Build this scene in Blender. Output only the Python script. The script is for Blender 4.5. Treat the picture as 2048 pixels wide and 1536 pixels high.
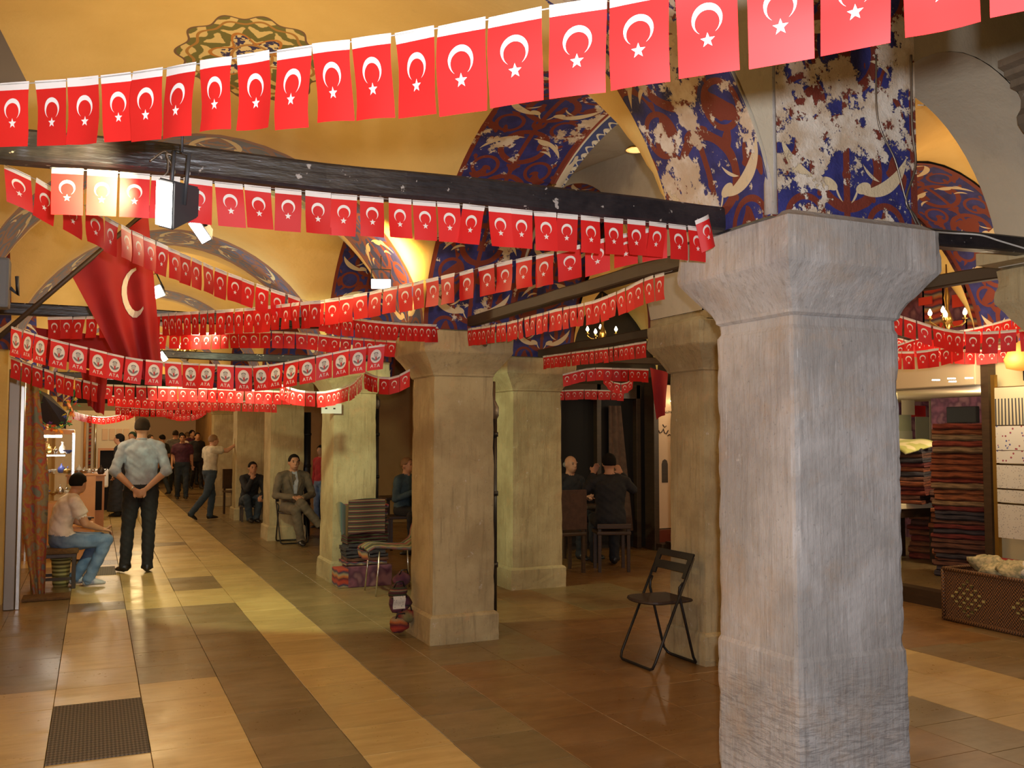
import bpy, bmesh, math, random
import numpy as np
from mathutils import Vector, Matrix, noise as mnoise

# ---------------------------------------------------------------- camera, world, lights, exposure
for o in list(bpy.data.objects): bpy.data.objects.remove(o)
SC = bpy.context.scene
COL = SC.collection
YAW, PIT, EYE, FPX = math.radians(24.1), math.radians(3.1), 1.6, 1860.0
cam = bpy.data.cameras.new('camera'); camo = bpy.data.objects.new('camera', cam); COL.objects.link(camo)
cam.lens = 36*FPX/2048; cam.sensor_width = 36; cam.clip_start = .05; cam.clip_end = 200
camo.location = (0, 0, EYE); camo.rotation_euler = (math.pi/2+PIT, 0, -YAW)
SC.camera = camo
SC.view_settings.view_transform = 'Standard'; SC.view_settings.look = 'None'
SC.view_settings.gamma = 1; SC.view_settings.exposure = 0.35
try: SC.view_settings.use_curve_mapping = False
except Exception: pass
W = bpy.data.worlds.new('world'); SC.world = W; W.use_nodes = True
W.node_tree.nodes['Background'].inputs[0].default_value = (1, .72, .42, 1)
W.node_tree.nodes['Background'].inputs[1].default_value = 0.10

def light(name, kind, loc, energy, color, size=.1, rot=None, target=None, spot=None, blend=.3):
    l = bpy.data.lights.new(name, kind); l.energy = energy; l.color = color
    if kind in ('POINT', 'SPOT'): l.shadow_soft_size = size
    if kind == 'AREA': l.size = size
    if spot: l.spot_size = math.radians(spot); l.spot_blend = blend
    o = bpy.data.objects.new(name, l); COL.objects.link(o); o.location = loc
    if target is not None:
        o.rotation_euler = (Vector(target)-Vector(loc)).to_track_quat('-Z', 'Y').to_euler()
    return o
WARM = (1, .71, .34)
light('camera_flash', 'SPOT', (.05, .0, 1.68), 300, (.90, .93, 1), .02, target=(1.25, 2.6, 1.8), spot=95, blend=.5)
# floodlights on the beams, chandeliers, shop lamps, added fill lights
light('flood_near', 'SPOT', (.09, 2.80, 2.33), 45, (1, .84, .42), .03, target=(-.7, 2.95, 2.25), spot=150)
light('flood_up', 'SPOT', (1.86, 6.52, 2.80), 60, (1, .62, .2), .06, target=(2.35, 7.1, 3.2), spot=110)
light('flood_green', 'SPOT', (.8, 7.9, 2.62), 170, (.82, 1, .62), .07, target=(2.3, 9.6, .9), spot=100, blend=.2)
light('flood_vault', 'SPOT', (1.2, 10.6, 2.6), 18, (.85, 1, .75), .07, target=(2.0, 9.0, 3.9), spot=80, blend=.4)
for i, (x, y, z, e) in enumerate([(.75, 4.9, 2.75, 42), (.75, .6, 3.0, 30), (.75, 8.7, 2.8, 40), (.75, 12.5, 2.8, 40), (.9, 16.4, 2.8, 34), (.9, 20.2, 2.8, 40), (.9, 24, 2.8, 60), (1.0, 28, 2.8, 90)]):
    light('vault_lamp', 'POINT', (x, y, z), e*.72, WARM, .12)
light('display_fill_light', 'POINT', (7.3, 10.75, 2.15), 5, (1, .78, .5), .05)  # unseen small lamp added to brighten the peach display panel
light('chandelier_light', 'POINT', (5.55, 9.65, 2.78), 5, WARM, .08)
light('cross_vault_lamp', 'POINT', (5.9, 7.2, 2.9), 18, (1, .62, .28), .12)
light('cross_vault_lamp', 'POINT', (6.0, 4.3, 2.75), 32, (1, .6, .26), .12)
light('dome_lamp', 'POINT', (3.35, 4.9, 3.0), 8, (1, .86, .66), .06)
light('shop_light', 'POINT', (8.7, 6.9, 1.95), 34, (1, .84, .55), .15)
light('shop_light', 'POINT', (8.6, 8.9, 1.9), 16, (1, .86, .6), .12)  # fill light added to lift the dim patchwork cloths
light('shop_light', 'POINT', (7.0, 5.6, 2.3), 26, (1, .8, .5), .15)
light('shop_light', 'POINT', (-.25, 13.6, 1.75), 22, (1, .95, .8), .08)
light('shop_light', 'POINT', (-.1, 11.6, 2.0), 14, (1, .8, .45), .1)
light('shop_light', 'POINT', (.2, 18.5, 1.9), 30, (1, .9, .7), .1)

# ---------------------------------------------------------------- helpers
rnd = random.Random(7)
def ray(px, py):
    d = Vector(((px-1024)/FPX, (768-py)/FPX, -1)); return camo_rot @ d
camo_rot = Matrix.Rotation(-YAW, 3, 'Z') @ Matrix.Rotation(math.pi/2+PIT, 3, 'X')
def at(px, py, ax, v):
    d = ray(px, py); i = 'XYZ'.index(ax); o = Vector((0, 0, EYE)); return o+d*((v-o[i])/d[i])
def G(px, py, z=0): return at(px, py, 'Z', z)
def P(px, py, depth): return Vector((0, 0, EYE))+ray(px, py)*depth

def tag(o, label=None, cat=None, group=None, kind=None):
    if label: o['label'] = label
    if cat: o['category'] = cat
    if group: o['group'] = group
    if kind: o['kind'] = kind
    return o
def thing(name, label, cat, loc=(0, 0, 0), rz=0, group=None):
    o = bpy.data.objects.new(name, None); COL.objects.link(o); o.empty_display_size = .05
    o.location = loc; o.rotation_euler = (0, 0, rz); return tag(o, label, cat, group)
def link(name, me, mats, parent=None, loc=None, smooth=False):
    o = bpy.data.objects.new(name, me); COL.objects.link(o)
    if not isinstance(mats, (list, tuple)): mats = [mats]
    if len(me.materials) == 0:
        for m in mats: me.materials.append(m)
    if parent: o.parent = parent
    if loc is not None: o.location = loc
    if smooth: me.shade_smooth()
    return o
def obj(name, bm, mats, parent=None, loc=None, smooth=False):
    bmesh.ops.recalc_face_normals(bm, faces=bm.faces)
    me = bpy.data.meshes.new(name); bm.to_mesh(me); bm.free()
    return link(name, me, mats, parent, loc, smooth)
def copytree(o, parent=None):
    c = o.copy(); COL.objects.link(c); c.parent = parent
    for ch in list(o.children): copytree(ch, c)
    return c

def box(bm, x0, x1, y0, y1, z0, z1, M=None, bev=0, mi=0):
    vs = [bm.verts.new(v) for v in [(x0,y0,z0),(x1,y0,z0),(x1,y1,z0),(x0,y1,z0),(x0,y0,z1),(x1,y0,z1),(x1,y1,z1),(x0,y1,z1)]]
    fs = [bm.faces.new([vs[i] for i in q]) for q in [(0,3,2,1),(4,5,6,7),(0,1,5,4),(1,2,6,5),(2,3,7,6),(3,0,4,7)]]
    for f in fs: f.material_index = mi
    if M is not None:
        for v in vs: v.co = M @ v.co
    if bev:
        es = list({e for f in fs for e in f.edges})
        r = bmesh.ops.bevel(bm, geom=es, offset=bev, segments=2, affect='EDGES', profile=.6)
        for f in r['faces']: f.material_index = mi
    return vs
def frame(t, side=None):
    t = t.normalized()
    s = side if side is not None else (Vector((0,0,1)) if abs(t.z) < .95 else Vector((1,0,0)))
    s = Vector(s); s = s-t*s.dot(t)
    if s.length < 1e-5: s = t.orthogonal()
    s.normalize(); return s, t.cross(s)
def tube(bm, pts, r, n=8, side=None, mi=0, caps=True):
    """swept tube; r number / list / list of (ra, rb)"""
    pts = [Vector(p) for p in pts]; N = len(pts); rings = []
    ref = side
    for i, p in enumerate(pts):
        t = pts[min(i+1, N-1)]-pts[max(i-1, 0)]
        if t.length < 1e-7: t = Vector((0,0,1))
        s, u = frame(t, ref)
        if side is None: ref = s
        rr = r[i] if isinstance(r, (list, tuple)) else r
        ra, rb = rr if isinstance(rr, (list, tuple)) else (rr, rr)
        rings.append([bm.verts.new(p+s*(ra*math.cos(2*math.pi*k/n))+u*(rb*math.sin(2*math.pi*k/n))) for k in range(n)])
    for a, b in zip(rings, rings[1:]):
        for k in range(n):
            f = bm.faces.new((a[k], a[(k+1)%n], b[(k+1)%n], b[k])); f.material_index = mi; f.smooth = True
    if caps:
        f = bm.faces.new(rings[0][::-1]); f.material_index = mi
        f = bm.faces.new(rings[-1]); f.material_index = mi
    return rings
def blob(bm, c, rx, ry, rz, M=None, n=12, m=8, mi=0):
    c = Vector(c); rings = []
    M = M or Matrix.Identity(3)
    top = bm.verts.new(c+M@Vector((0,0,rz))); bot = bm.verts.new(c+M@Vector((0,0,-rz)))
    for i in range(1, m):
        a = math.pi*i/m
        rings.append([bm.verts.new(c+M@Vector((rx*math.sin(a)*math.cos(2*math.pi*k/n), ry*math.sin(a)*math.sin(2*math.pi*k/n), rz*math.cos(a)))) for k in range(n)])
    fs = []
    for k in range(n):
        fs.append(bm.faces.new((top, rings[0][k], rings[0][(k+1)%n])))
        fs.append(bm.faces.new((bot, rings[-1][(k+1)%n], rings[-1][k])))
    for a, b in zip(rings, rings[1:]):
        for k in range(n): fs.append(bm.faces.new((a[k], b[k], b[(k+1)%n], a[(k+1)%n])))
    for f in fs: f.smooth = True; f.material_index = mi
def lathe(bm, prof, c=(0,0,0), n=16, mi=0, M=None):
    c = Vector(c); M = M or Matrix.Identity(3); rings = []
    for r, z in prof:
        rings.append([bm.verts.new(c+M@Vector((max(r,1e-4)*math.cos(2*math.pi*k/n), max(r,1e-4)*math.sin(2*math.pi*k/n), z))) for k in range(n)])
    for a, b in zip(rings, rings[1:]):
        for k in range(n):
            f = bm.faces.new((a[k], a[(k+1)%n], b[(k+1)%n], b[k])); f.smooth = True; f.material_index = mi
    bm.faces.new(rings[0][::-1]).material_index = mi; bm.faces.new(rings[-1]).material_index = mi
def grid(bm, nu, nv, fn, mi=0, uv=None):
    V = [[bm.verts.new(fn(i/nu, j/nv)) for j in range(nv+1)] for i in range(nu+1)]
    L = bm.loops.layers.uv.verify() if uv else None
    for i in range(nu):
        for j in range(nv):
            f = bm.faces.new((V[i][j], V[i+1][j], V[i+1][j+1], V[i][j+1])); f.material_index = mi; f.smooth = True
            if uv:
                for l, (a, b) in zip(f.loops, ((i,j),(i+1,j),(i+1,j+1),(i,j+1))): l[L].uv = uv(a/nu, b/nv)
    return V

# ---------------------------------------------------------------- node expressions
class X:
    nt = None
    def __init__(s, k): s.k = k
    @staticmethod
    def op(o, *a, clamp=False):
        n = X.nt.nodes.new('ShaderNodeMath'); n.operation = o; n.use_clamp = clamp
        for i, v in enumerate(a):
            if isinstance(v, X): X.nt.links.new(v.k, n.inputs[i])
            else: n.inputs[i].default_value = float(v)
        return X(n.outputs[0])
    def __add__(a, b): return X.op('ADD', a, b)
    __radd__ = __add__
    def __sub__(a, b): return X.op('SUBTRACT', a, b)
    def __rsub__(a, b): return X.op('SUBTRACT', b, a)
    def __mul__(a, b): return X.op('MULTIPLY', a, b)
    __rmul__ = __mul__
    def __truediv__(a, b): return X.op('DIVIDE', a, b)
    def __lt__(a, b): return X.op('LESS_THAN', a, b)
    def __gt__(a, b): return X.op('GREATER_THAN', a, b)
def mn(a, b): return X.op('MINIMUM', a, b)
def mx(a, b): return X.op('MAXIMUM', a, b)
def ab(a): return X.op('ABSOLUTE', a)
def sq(a): return a*a
def sn(a): return X.op('SINE', a)
def cs(a): return X.op('COSINE', a)
def fl(a): return X.op('FLOOR', a)
def md(a, b): return X.op('FLOORED_MODULO', a, b)
def inv(a): return 1-a
def ss(a, lo, hi):
    n = X.nt.nodes.new('ShaderNodeMapRange'); n.interpolation_type = 'SMOOTHSTEP'
    X.nt.links.new(a.k, n.inputs[0]); n.inputs[1].default_value = lo; n.inputs[2].default_value = hi
    return X(n.outputs[0])
def ell(x, y, cx, cy, a, b, deg=0):
    c, s = math.cos(math.radians(deg)), math.sin(math.radians(deg))
    dx, dy = x-cx, y-cy
    return (sq((dx*c+dy*s)*(1/a))+sq((dy*c-dx*s)*(1/b))) < 1
def coord(kind='Object'):
    if kind == 'Position':
        n = X.nt.nodes.new('ShaderNodeNewGeometry'); return n.outputs['Position']
    n = X.nt.nodes.new('ShaderNodeTexCoord'); return n.outputs[kind]
def sep(v):
    n = X.nt.nodes.new('ShaderNodeSeparateXYZ'); X.nt.links.new(v, n.inputs[0]); return [X(o) for o in n.outputs]
def comb(x, y, z=0):
    n = X.nt.nodes.new('ShaderNodeCombineXYZ')
    for i, v in enumerate((x, y, z)):
        if isinstance(v, X): X.nt.links.new(v.k, n.inputs[i])
        else: n.inputs[i].default_value = v
    return n.outputs[0]
def mapv(v, scale):
    n = X.nt.nodes.new('ShaderNodeMapping'); X.nt.links.new(v, n.inputs[0]); n.inputs['Scale'].default_value = scale; return n.outputs[0]
def noi(v, scale=5, detail=3, rough=.55, dist=0):
    n = X.nt.nodes.new('ShaderNodeTexNoise'); X.nt.links.new(v, n.inputs['Vector'])
    n.inputs['Scale'].default_value = scale; n.inputs['Detail'].default_value = detail; n.inputs['Roughness'].default_value = rough; n.inputs['Distortion'].default_value = dist
    return X(n.outputs[0])
def vor(v, scale=5):
    n = X.nt.nodes.new('ShaderNodeTexVoronoi'); X.nt.links.new(v, n.inputs['Vector']); n.inputs['Scale'].default_value = scale
    return X(n.outputs['Distance']), n.outputs['Color']
def rndo():
    n = X.nt.nodes.new('ShaderNodeObjectInfo'); return X(n.outputs['Random'])
def rgb(c): return (c[0], c[1], c[2], 1)
def mix(f, a, b):
    n = X.nt.nodes.new('ShaderNodeMix'); n.data_type = 'RGBA'
    if isinstance(f, X): X.nt.links.new(f.k, n.inputs[0])
    else: n.inputs[0].default_value = f
    for i, v in ((6, a), (7, b)):
        if isinstance(v, tuple): n.inputs[i].default_value = rgb(v)
        else: X.nt.links.new(v, n.inputs[i])
    return n.outputs[2]
def ramp(f, stops):
    n = X.nt.nodes.new('ShaderNodeValToRGB'); X.nt.links.new(f.k, n.inputs[0]); e = n.color_ramp.elements
    while len(e) < len(stops): e.new(.5)
    for q, (p, c) in zip(e, stops): q.position = p; q.color = rgb(c)
    return n.outputs[0]
def material(name, col=None, rough=.7, metal=0, bump=None, bstr=.3, bdist=.01, emit=None, estr=0, trans=0, alpha=None, spec=None, fn=None, transmission=0, sheen=0):
    m = bpy.data.materials.new(name); m.use_nodes = True; nt = m.node_tree; X.nt = nt
    b = nt.nodes['Principled BSDF']
    if fn: col, bump2, *rest = fn(); bump = bump2 if bump2 is not None else bump
    if isinstance(col, tuple): b.inputs['Base Color'].default_value = rgb(col)
    elif col is not None: nt.links.new(col, b.inputs['Base Color'])
    if isinstance(rough, X): nt.links.new(rough.k, b.inputs['Roughness'])
    else: b.inputs['Roughness'].default_value = rough
    if fn and rest: nt.links.new(rest[0].k, b.inputs['Roughness'])
    b.inputs['Metallic'].default_value = metal
    if spec is not None: b.inputs['Specular IOR Level'].default_value = spec
    if transmission: b.inputs['Transmission Weight'].default_value = transmission
    if emit: b.inputs['Emission Color'].default_value = rgb(emit); b.inputs['Emission Strength'].default_value = estr
    if bump is not None:
        n = nt.nodes.new('ShaderNodeBump'); n.inputs['Strength'].default_value = bstr; n.inputs['Distance'].default_value = bdist
        nt.links.new(bump.k, n.inputs['Height']); nt.links.new(n.outputs[0], b.inputs['Normal'])
    if trans:
        t = nt.nodes.new('ShaderNodeBsdfTranslucent'); mxs = nt.nodes.new('ShaderNodeMixShader'); mxs.inputs[0].default_value = trans
        if isinstance(col, tuple): t.inputs[0].default_value = rgb(col)
        else: nt.links.new(col, t.inputs[0])
        nt.links.new(b.outputs[0], mxs.inputs[1]); nt.links.new(t.outputs[0], mxs.inputs[2])
        nt.links.new(mxs.outputs[0], nt.nodes['Material Output'].inputs[0])
    return m
def cloth(name, c, c2=None, sc=14, rough=.85, b=.25):
    c2 = c2 or tuple(v*.72 for v in c)
    def f():
        v = coord(); n = noi(v, sc, 4); return mix(ss(n, .35, .65), c2, c), noi(mapv(v, (1, 1, .35)), sc*.8, 3)
    return material(name, rough=rough, fn=f, bstr=b, bdist=.02)

# ---------------------------------------------------------------- materials
def f_stone(light_c, dark_c, orange=.3, near=False):
    def f():
        p = coord('Position'); big = noi(p, 2.2, 5, .6); st = noi(mapv(p, (26, 26, 2.2)), 1, 4, .65); fine = noi(p, 60, 3, .6)
        hor = noi(mapv(p, (3, 3, 55)), 1, 2, .5)
        c = mix(ss(big, .35, .68), dark_c, light_c)
        c = mix(ss(st, .52, .72)*.42, c, tuple(v*.55 for v in dark_c))
        c = mix(ss(noi(p, 5, 5, .7), .55, .75)*orange, c, (.55, .34, .17))
        c = mix(ss(fine, .62, .75)*.45, c, tuple(v*.4 for v in dark_c))
        c = mix(ss(noi(p, 11, 6, .75), .63, .72)*.5, c, (.74, .71, .66))
        if near:
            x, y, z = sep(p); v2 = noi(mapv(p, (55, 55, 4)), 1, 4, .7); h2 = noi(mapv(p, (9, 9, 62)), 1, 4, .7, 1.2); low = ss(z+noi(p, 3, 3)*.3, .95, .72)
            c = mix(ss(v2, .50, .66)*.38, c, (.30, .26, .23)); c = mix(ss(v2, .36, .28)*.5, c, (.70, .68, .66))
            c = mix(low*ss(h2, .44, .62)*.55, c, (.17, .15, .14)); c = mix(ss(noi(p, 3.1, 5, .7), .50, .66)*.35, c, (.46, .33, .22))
            return c, v2*.8+low*h2*.9+fine*.3+noi(p, 20, 5, .7)*.3
        return c, st*.9+fine*.35+noi(p, 14, 5, .7)*.4+hor*.12
    return f
M = {}
M['stone_near'] = material('stone_near', rough=.88, fn=f_stone((.54, .51, .49), (.36, .335, .315), .26, True), bstr=.7, bdist=.006)
M['stone'] = material('stone', rough=.86, fn=f_stone((.50, .41, .23), (.35, .27, .14), .45), bstr=.55, bdist=.012)
def f_plaster(c1, c2, med=False, glow_patch=False):
    def f():
        p = coord('Position'); n = noi(p, 1.1, 5, .55); c = mix(ss(n, .3, .7), c2, c1)
        c = mix(ss(noi(p, 6, 5, .7), .6, .78)*.25, c, tuple(v*.6 for v in c2))
        if glow_patch:  # greenish lamplight falling on the vault, mixed into the plaster colour
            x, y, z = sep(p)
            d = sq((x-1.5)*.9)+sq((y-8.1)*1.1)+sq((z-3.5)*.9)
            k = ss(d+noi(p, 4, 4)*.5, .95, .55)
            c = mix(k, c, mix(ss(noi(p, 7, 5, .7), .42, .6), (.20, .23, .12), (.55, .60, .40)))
        if med:
            x, y, z = sep(p); dx, dy = (x-MED[0])*.86, (y-MED[1])*.82
            r = X.op('SQRT', sq(dx)+sq(dy)); a = X.op('ARCTAN2', dy, dx)
            lob = cs(a*12); edge = .355+lob*.022
            inside = r < edge
            ring = ab(r-.30-lob*.015) < .008
            pet = ab(cs(a*6))*.55+sn(r*62+cs(a*12)*1.5)*.30+noi(p, 26, 2)*.5
            g = mix(ss(pet, .62, .70), (.15, .14, .035), (.66, .50, .20))
            star = (r < (.17+cs(a*6)*.045))
            b = mix(ss(noi(p, 22, 2), .47, .52), (.035, .03, .10), (.70, .55, .27))
            b = mix((ab(r-.16-cs(a*6)*.045) < .010), b, (.45, .18, .03))
            g = mix(ring, g, (.38, .19, .04)); g = mix(star, g, b)
            g = mix(ab(r-.10) < .008, g, (.4, .2, .05))
            g = mix((r > edge-.012), g, (.16, .09, .05))
            c = mix(inside, c, g)
        return c, noi(p, 9, 5, .6)
    return f
MED = (.80, 5.57)
M['plaster'] = material('plaster', rough=.8, fn=f_plaster((.74, .53, .19), (.62, .42, .13)), bstr=.3, bdist=.02)
M['plaster_med'] = material('plaster_medallion', rough=.8, fn=f_plaster((.74, .53, .19), (.62, .42, .13), med=True), bstr=.25, bdist=.02)
M['plaster_patch'] = material('plaster_patched', rough=.75, fn=f_plaster((.72, .50, .20), (.62, .40, .13), glow_patch=True), bstr=.4, bdist=.02)
M['plaster_grey'] = material('plaster_grey', rough=.85, fn=f_plaster((.58, .51, .38), (.46, .40, .30)), bstr=.4, bdist=.02)
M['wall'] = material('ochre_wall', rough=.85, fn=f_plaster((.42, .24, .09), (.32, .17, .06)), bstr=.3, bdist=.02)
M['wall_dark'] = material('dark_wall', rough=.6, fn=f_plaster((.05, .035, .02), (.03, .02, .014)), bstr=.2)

def f_paint(wear, per=.46):
    def f():
        u, v, _ = sep(coord('UV')); s = ab(v); p = coord('Position')
        w = noi(p, 9, 2)*.02
        # arabesque on a blue ground
        uu = md(u, per); alt = md(fl(u/per), 2)
        wv = comb(s*1.0, u*.8, 0)
        red = (noi(wv, 8.5, 1.2, .4, .6) > .575)
        ring = ab(X.op('SQRT', sq(s)+sq(uu-per/2)*1.0)-.17+w) < .022
        ring2 = ab(X.op('SQRT', sq(s-.20)+sq(md(u+per/2, per)-per/2))-.09) < .013
        mid = (s < .016)
        blue = mix(ss(noi(p, 10, 3), .3, .7), (.018, .018, .11), (.034, .036, .20))
        redc = (.17, .028, .014)
        c = mix(mx(mx(red, ring), mx(ring2, mid)), blue, redc)
        # pale birds / leaves, mirrored about the middle line
        a = uu
        def cr(x0, y0, x1, y1, h1, h2):
            L = math.hypot(x1-x0, y1-y0); nx, ny = -(y1-y0)/L, (x1-x0)/L; out = []
            for h in (h1, h2):
                if abs(h) < 1e-4: out.append(None); continue
                R = (L*L/4+h*h)/(2*h); cx, cy = (x0+x1)/2+nx*(h-R), (y0+y1)/2+ny*(h-R); out.append((sq(s-cx)+sq(a-cy)) < R*R)
            return out[0]*inv(out[1])
        b1 = mx(mx(cr(.315, .30, .055, .135, .005+.075, .028), cr(.17, .185, .085, .245, -.02 if 0 else .018, .004)), mx(ell(s, a, .085, .150, .040, .022, 20), cr(.055, .150, .020, .085, .012, .002)))
        b2 = mx(mx(cr(.03, .325, .30, .155, .060, .026), cr(.13, .20, .235, .155, .03, .010)), mx(ell(s, a, .115, .292, .050, .019, -25), cr(.20, .30, .25, .235, .014, .003)))
        old = lambda: mx(mx(ell(s, a, .075, .155, .055, .026, -35), ell(s, a, .165, .215, .085, .017, 28)), ell(s, a, .105, .20, .045, .011, 75))
        old2 = lambda: mx(b1, mx(ell(s, a, .235, .262, .035, .009, 12), ell(s, a, .028, .112, .026, .008, 60)))
        old3 = lambda: mx(mx(ell(s, a, .115, .27, .075, .021, -28), ell(s, a, .215, .20, .055, .013, -48)), mx(ell(s, a, .05, .315, .035, .012, -62), ell(s, a, .15, .225, .036, .009, 60)))
        bird = mx(b1*inv(alt), b2*alt)
        c = mix(bird, c, (.62, .50, .32))
        c = mix((s > .335), c, redc)
        if wear > 0:
            k = noi(p, 6.5, 7, .72)*.75+noi(p, 2.1, 3)*.35
            k = ss(k, .66-wear*.22, .675-wear*.22)
            pl = mix(ss(noi(p, 8, 5), .4, .65), (.52, .40, .28), (.70, .63, .54))
            c = mix(k, c, pl)
            return c, inv(k)*-.4+noi(p, 12, 5, .7)
        return c, noi(p, 12, 4)
    return f
M['paint'] = material('painted_arabesque', rough=.7, fn=f_paint(0), bstr=.2, bdist=.01)
M['paint_mid'] = material('painted_arabesque_chipped', rough=.75, fn=f_paint(.28), bstr=.3, bdist=.01)
M['paint_worn'] = material('painted_arabesque_worn', rough=.8, fn=f_paint(.52), bstr=.8, bdist=.012)
M['paint_part'] = material('painted_arabesque_peeling', rough=.8, fn=f_paint(.42), bstr=.6, bdist=.012)
def f_border():
    u, v, _ = sep(coord('UV'))
    a = v*9; w = sn(u*38)*.045
    k = mx(ab(v-w) < .010, mx((ab(v) > .085), ab(v+w*.8) < .007)); bl = ell(md(u, .165), v, .04, 0, .02, .035, 20)
    c = mix(mx(k, bl), (.05, .07, .20), (.62, .58, .46)); c = mix(ab(v) > .1, c, (.25, .05, .03)); return c, None
M['border'] = material('painted_border', rough=.7, fn=f_border)
def f_beam():
    p = coord('Position'); k = noi(p, 9, 5, .7); sp = ss(noi(p, 23, 3, .6), .66, .70)
    return mix(sp*.8, mix(ss(k, .3, .7), (.010, .009, .012), (.028, .022, .024)), (.40, .36, .33)), noi(mapv(p, (1, 6, 6)), 6, 4)
M['beam'] = material('black_painted_wood', rough=.38, fn=f_beam, bstr=.6, bdist=.01)
M['beam_brown'] = material('dark_brown_wood', (.045, .026, .014), .55)
def f_tile(c1, c2, sp=.12, r=.22):
    def f():
        p = coord('Position'); q = noi(mapv(p, (3, 14, 3)), 1, 5, .65); s = noi(p, 22, 5, .7); r1 = rndo()
        c = mix(ss(q, .3, .7), c2, c1); c = mix(r1*.38, c, tuple(v*.62 for v in c2))
        c = mix(ss(s, .6, .75)*sp*3, c, tuple(v*.5 for v in c2))
        c = mix(ss(noi(p, 1.4, 4), .52, .66)*.25, c, (.36, .22, .10))
        return c, s, r+s*.14+ss(noi(p, 2.4, 4), .4, .7)*.13
    return f
M['tile_cream'] = material('cream_stone_tile', fn=f_tile((.64, .47, .19), (.52, .36, .13)), bstr=.1, bdist=.005)
M['tile_brown'] = material('grey_brown_stone_tile', fn=f_tile((.27, .19, .09), (.20, .14, .06)), bstr=.12, bdist=.005)
M['tile_red'] = material('red_brown_stone_tile', fn=f_tile((.28, .15, .05), (.20, .105, .036)), bstr=.12, bdist=.005)
M['grout'] = material('grout', (.10, .075, .045), .8)
def flag_color(inner=None):
    u, v, _ = sep(coord('UV'))      # u 0..1 across, v 0..1.55 down (width units)
    x = u-.5
    out = (sq(x)+sq(v-.66)) < sq2(.255); inn = (sq(x)+sq(v-.72)) < sq2(.205)
    cres = out*inv(inn)
    y = 1.0-v; r = X.op('SQRT', sq(x)+sq(y)); a = X.op('ARCTAN2', x, y)
    am = ab(md(a+math.pi/5, 2*math.pi/5)-math.pi/5)
    pxx, pyy = r*cs(am), r*sn(am); R = .125; r2 = R*.42
    ax_, ay_ = R, 0; bx_, by_ = r2*math.cos(math.pi/5), r2*math.sin(math.pi/5)
    star = ((pxx-ax_)*(by_-ay_)-(pyy-ay_)*(bx_-ax_)) < 0
    return u, v, mx(cres, star), (v < .20)
def sq2(a): return a*a
def f_flag():
    u, v, e, band = flag_color(); rr = rndo()
    red = mix(rr, (.78, .020, .018), (.62, .014, .013))
    return mix(mx(e, band), red, (.86, .83, .80)), None
M['flag'] = material('paper_flag', rough=.55, fn=f_flag, trans=.30)
def f_ata():
    u, v, _ = sep(coord('UV')); x = u-.5; y = v-.68
    oval = (sq(x*(1/.33))+sq(y*(1/.42))) < 1; ovin = (sq(x*(1/.27))+sq(y*(1/.355))) < 1
    face = ell(x, y, 0, -.06, .12, .165, 0); sh = mx(ell(x, y, -.13, .17, .17, .06, 40), ell(x, y, .13, .17, .17, .06, -40)); hair = ell(x, y, 0, -.17, .14, .09, 0)
    c = mix(band2(v), (.70, .018, .016), (.80, .76, .72))
    c = mix(oval, c, (.78, .74, .66)); c = mix(ovin, c, (.80, .76, .70))
    c = mix(ovin*mx(sh, hair), c, (.20, .20, .19)); c = mix(ovin*face, c, (.50, .47, .42)); c = mix(ovin*ell(x, y, .02, .13, .05, .12, 0), c, (.6, .03, .03))
    def A(cx):
        q = x-cx; w = (v-1.17)*.37
        return mx((ab(ab(q)-w) < .019), (ab(v-1.31) < .014)*(ab(q) < .05))*(v > 1.18)*(v < 1.38)
    t = mx((ab(x) < .017), (ab(v-1.195) < .018)*(ab(x) < .075))*(v > 1.18)*(v < 1.38)
    return mix(mx(mx(A(-.2), A(.2)), t), c, (.82, .72, .66)), None
def band2(v): return v < .12
M['flag_ata'] = material('paper_flag_portrait', rough=.55, fn=f_ata, trans=.25)
M['string'] = material('string', (.35, .33, .30), .8)
M['redcloth'] = material('red_flag_cloth', rough=.75, trans=.1, fn=lambda: (mix(ss(noi(coord(), 3, 3), .3, .7), (.26, .005, .006), (.36, .008, .008)), None))
M['whitecloth'] = material('white_flag_print', (.70, .62, .46), .75)
M['black_metal'] = material('black_metal', (.018, .017, .018), .38, .3)
M['chrome'] = material('chrome', (.62, .60, .56), .25, 1)
M['steel'] = material('steel', (.24, .20, .16), .4, .8)
M['brass'] = material('brass', (.42, .27, .08), .35, 1)
M['lamp_black'] = material('lamp_housing', (.05, .05, .055), .5, .2)
M['glow'] = material('lamp_glow', (1, 1, 1), .5, emit=(1, .93, .80), estr=16)
M['glow_warm'] = material('bulb_glow', (1, .9, .7), .5, emit=(1, .80, .46), estr=22)
M['glow_soft'] = material('soft_lamp_glow', (1, .9, .7), .5, emit=(1, .45, .10), estr=1.0)
M['glow_orange'] = material('orange_lamp_glow', (.5, .14, .03), .6, emit=(1, .30, .04), estr=.8)
M['wood_dark'] = material('dark_wood', rough=.45, fn=lambda: (mix(noi(mapv(coord(), (2, 2, 14)), 3, 4), (.022, .012, .007), (.075, .040, .020)), None))
M['wood_orange'] = material('orange_wood', rough=.4, fn=lambda: (mix(noi(mapv(coord(), (2, 12, 2)), 3, 4), (.48, .20, .05), (.66, .30, .08)), None))
def f_wicker():
    p = coord(); x, y, z = sep(p); k = sn((x+y)*260)*sn(z*210); return mix(ss(k, -.3, .4), (.05, .02, .008), (.26, .12, .045)), k
M['wicker'] = material('wicker', rough=.55, fn=f_wicker, bstr=.6, bdist=.006)
M['wicker_light'] = material('wicker_light', rough=.6, fn=lambda: (mix(ss(sn(sep(coord())[2]*150), -.3, .3), (.10, .08, .02), (.42, .36, .13)), None))
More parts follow.
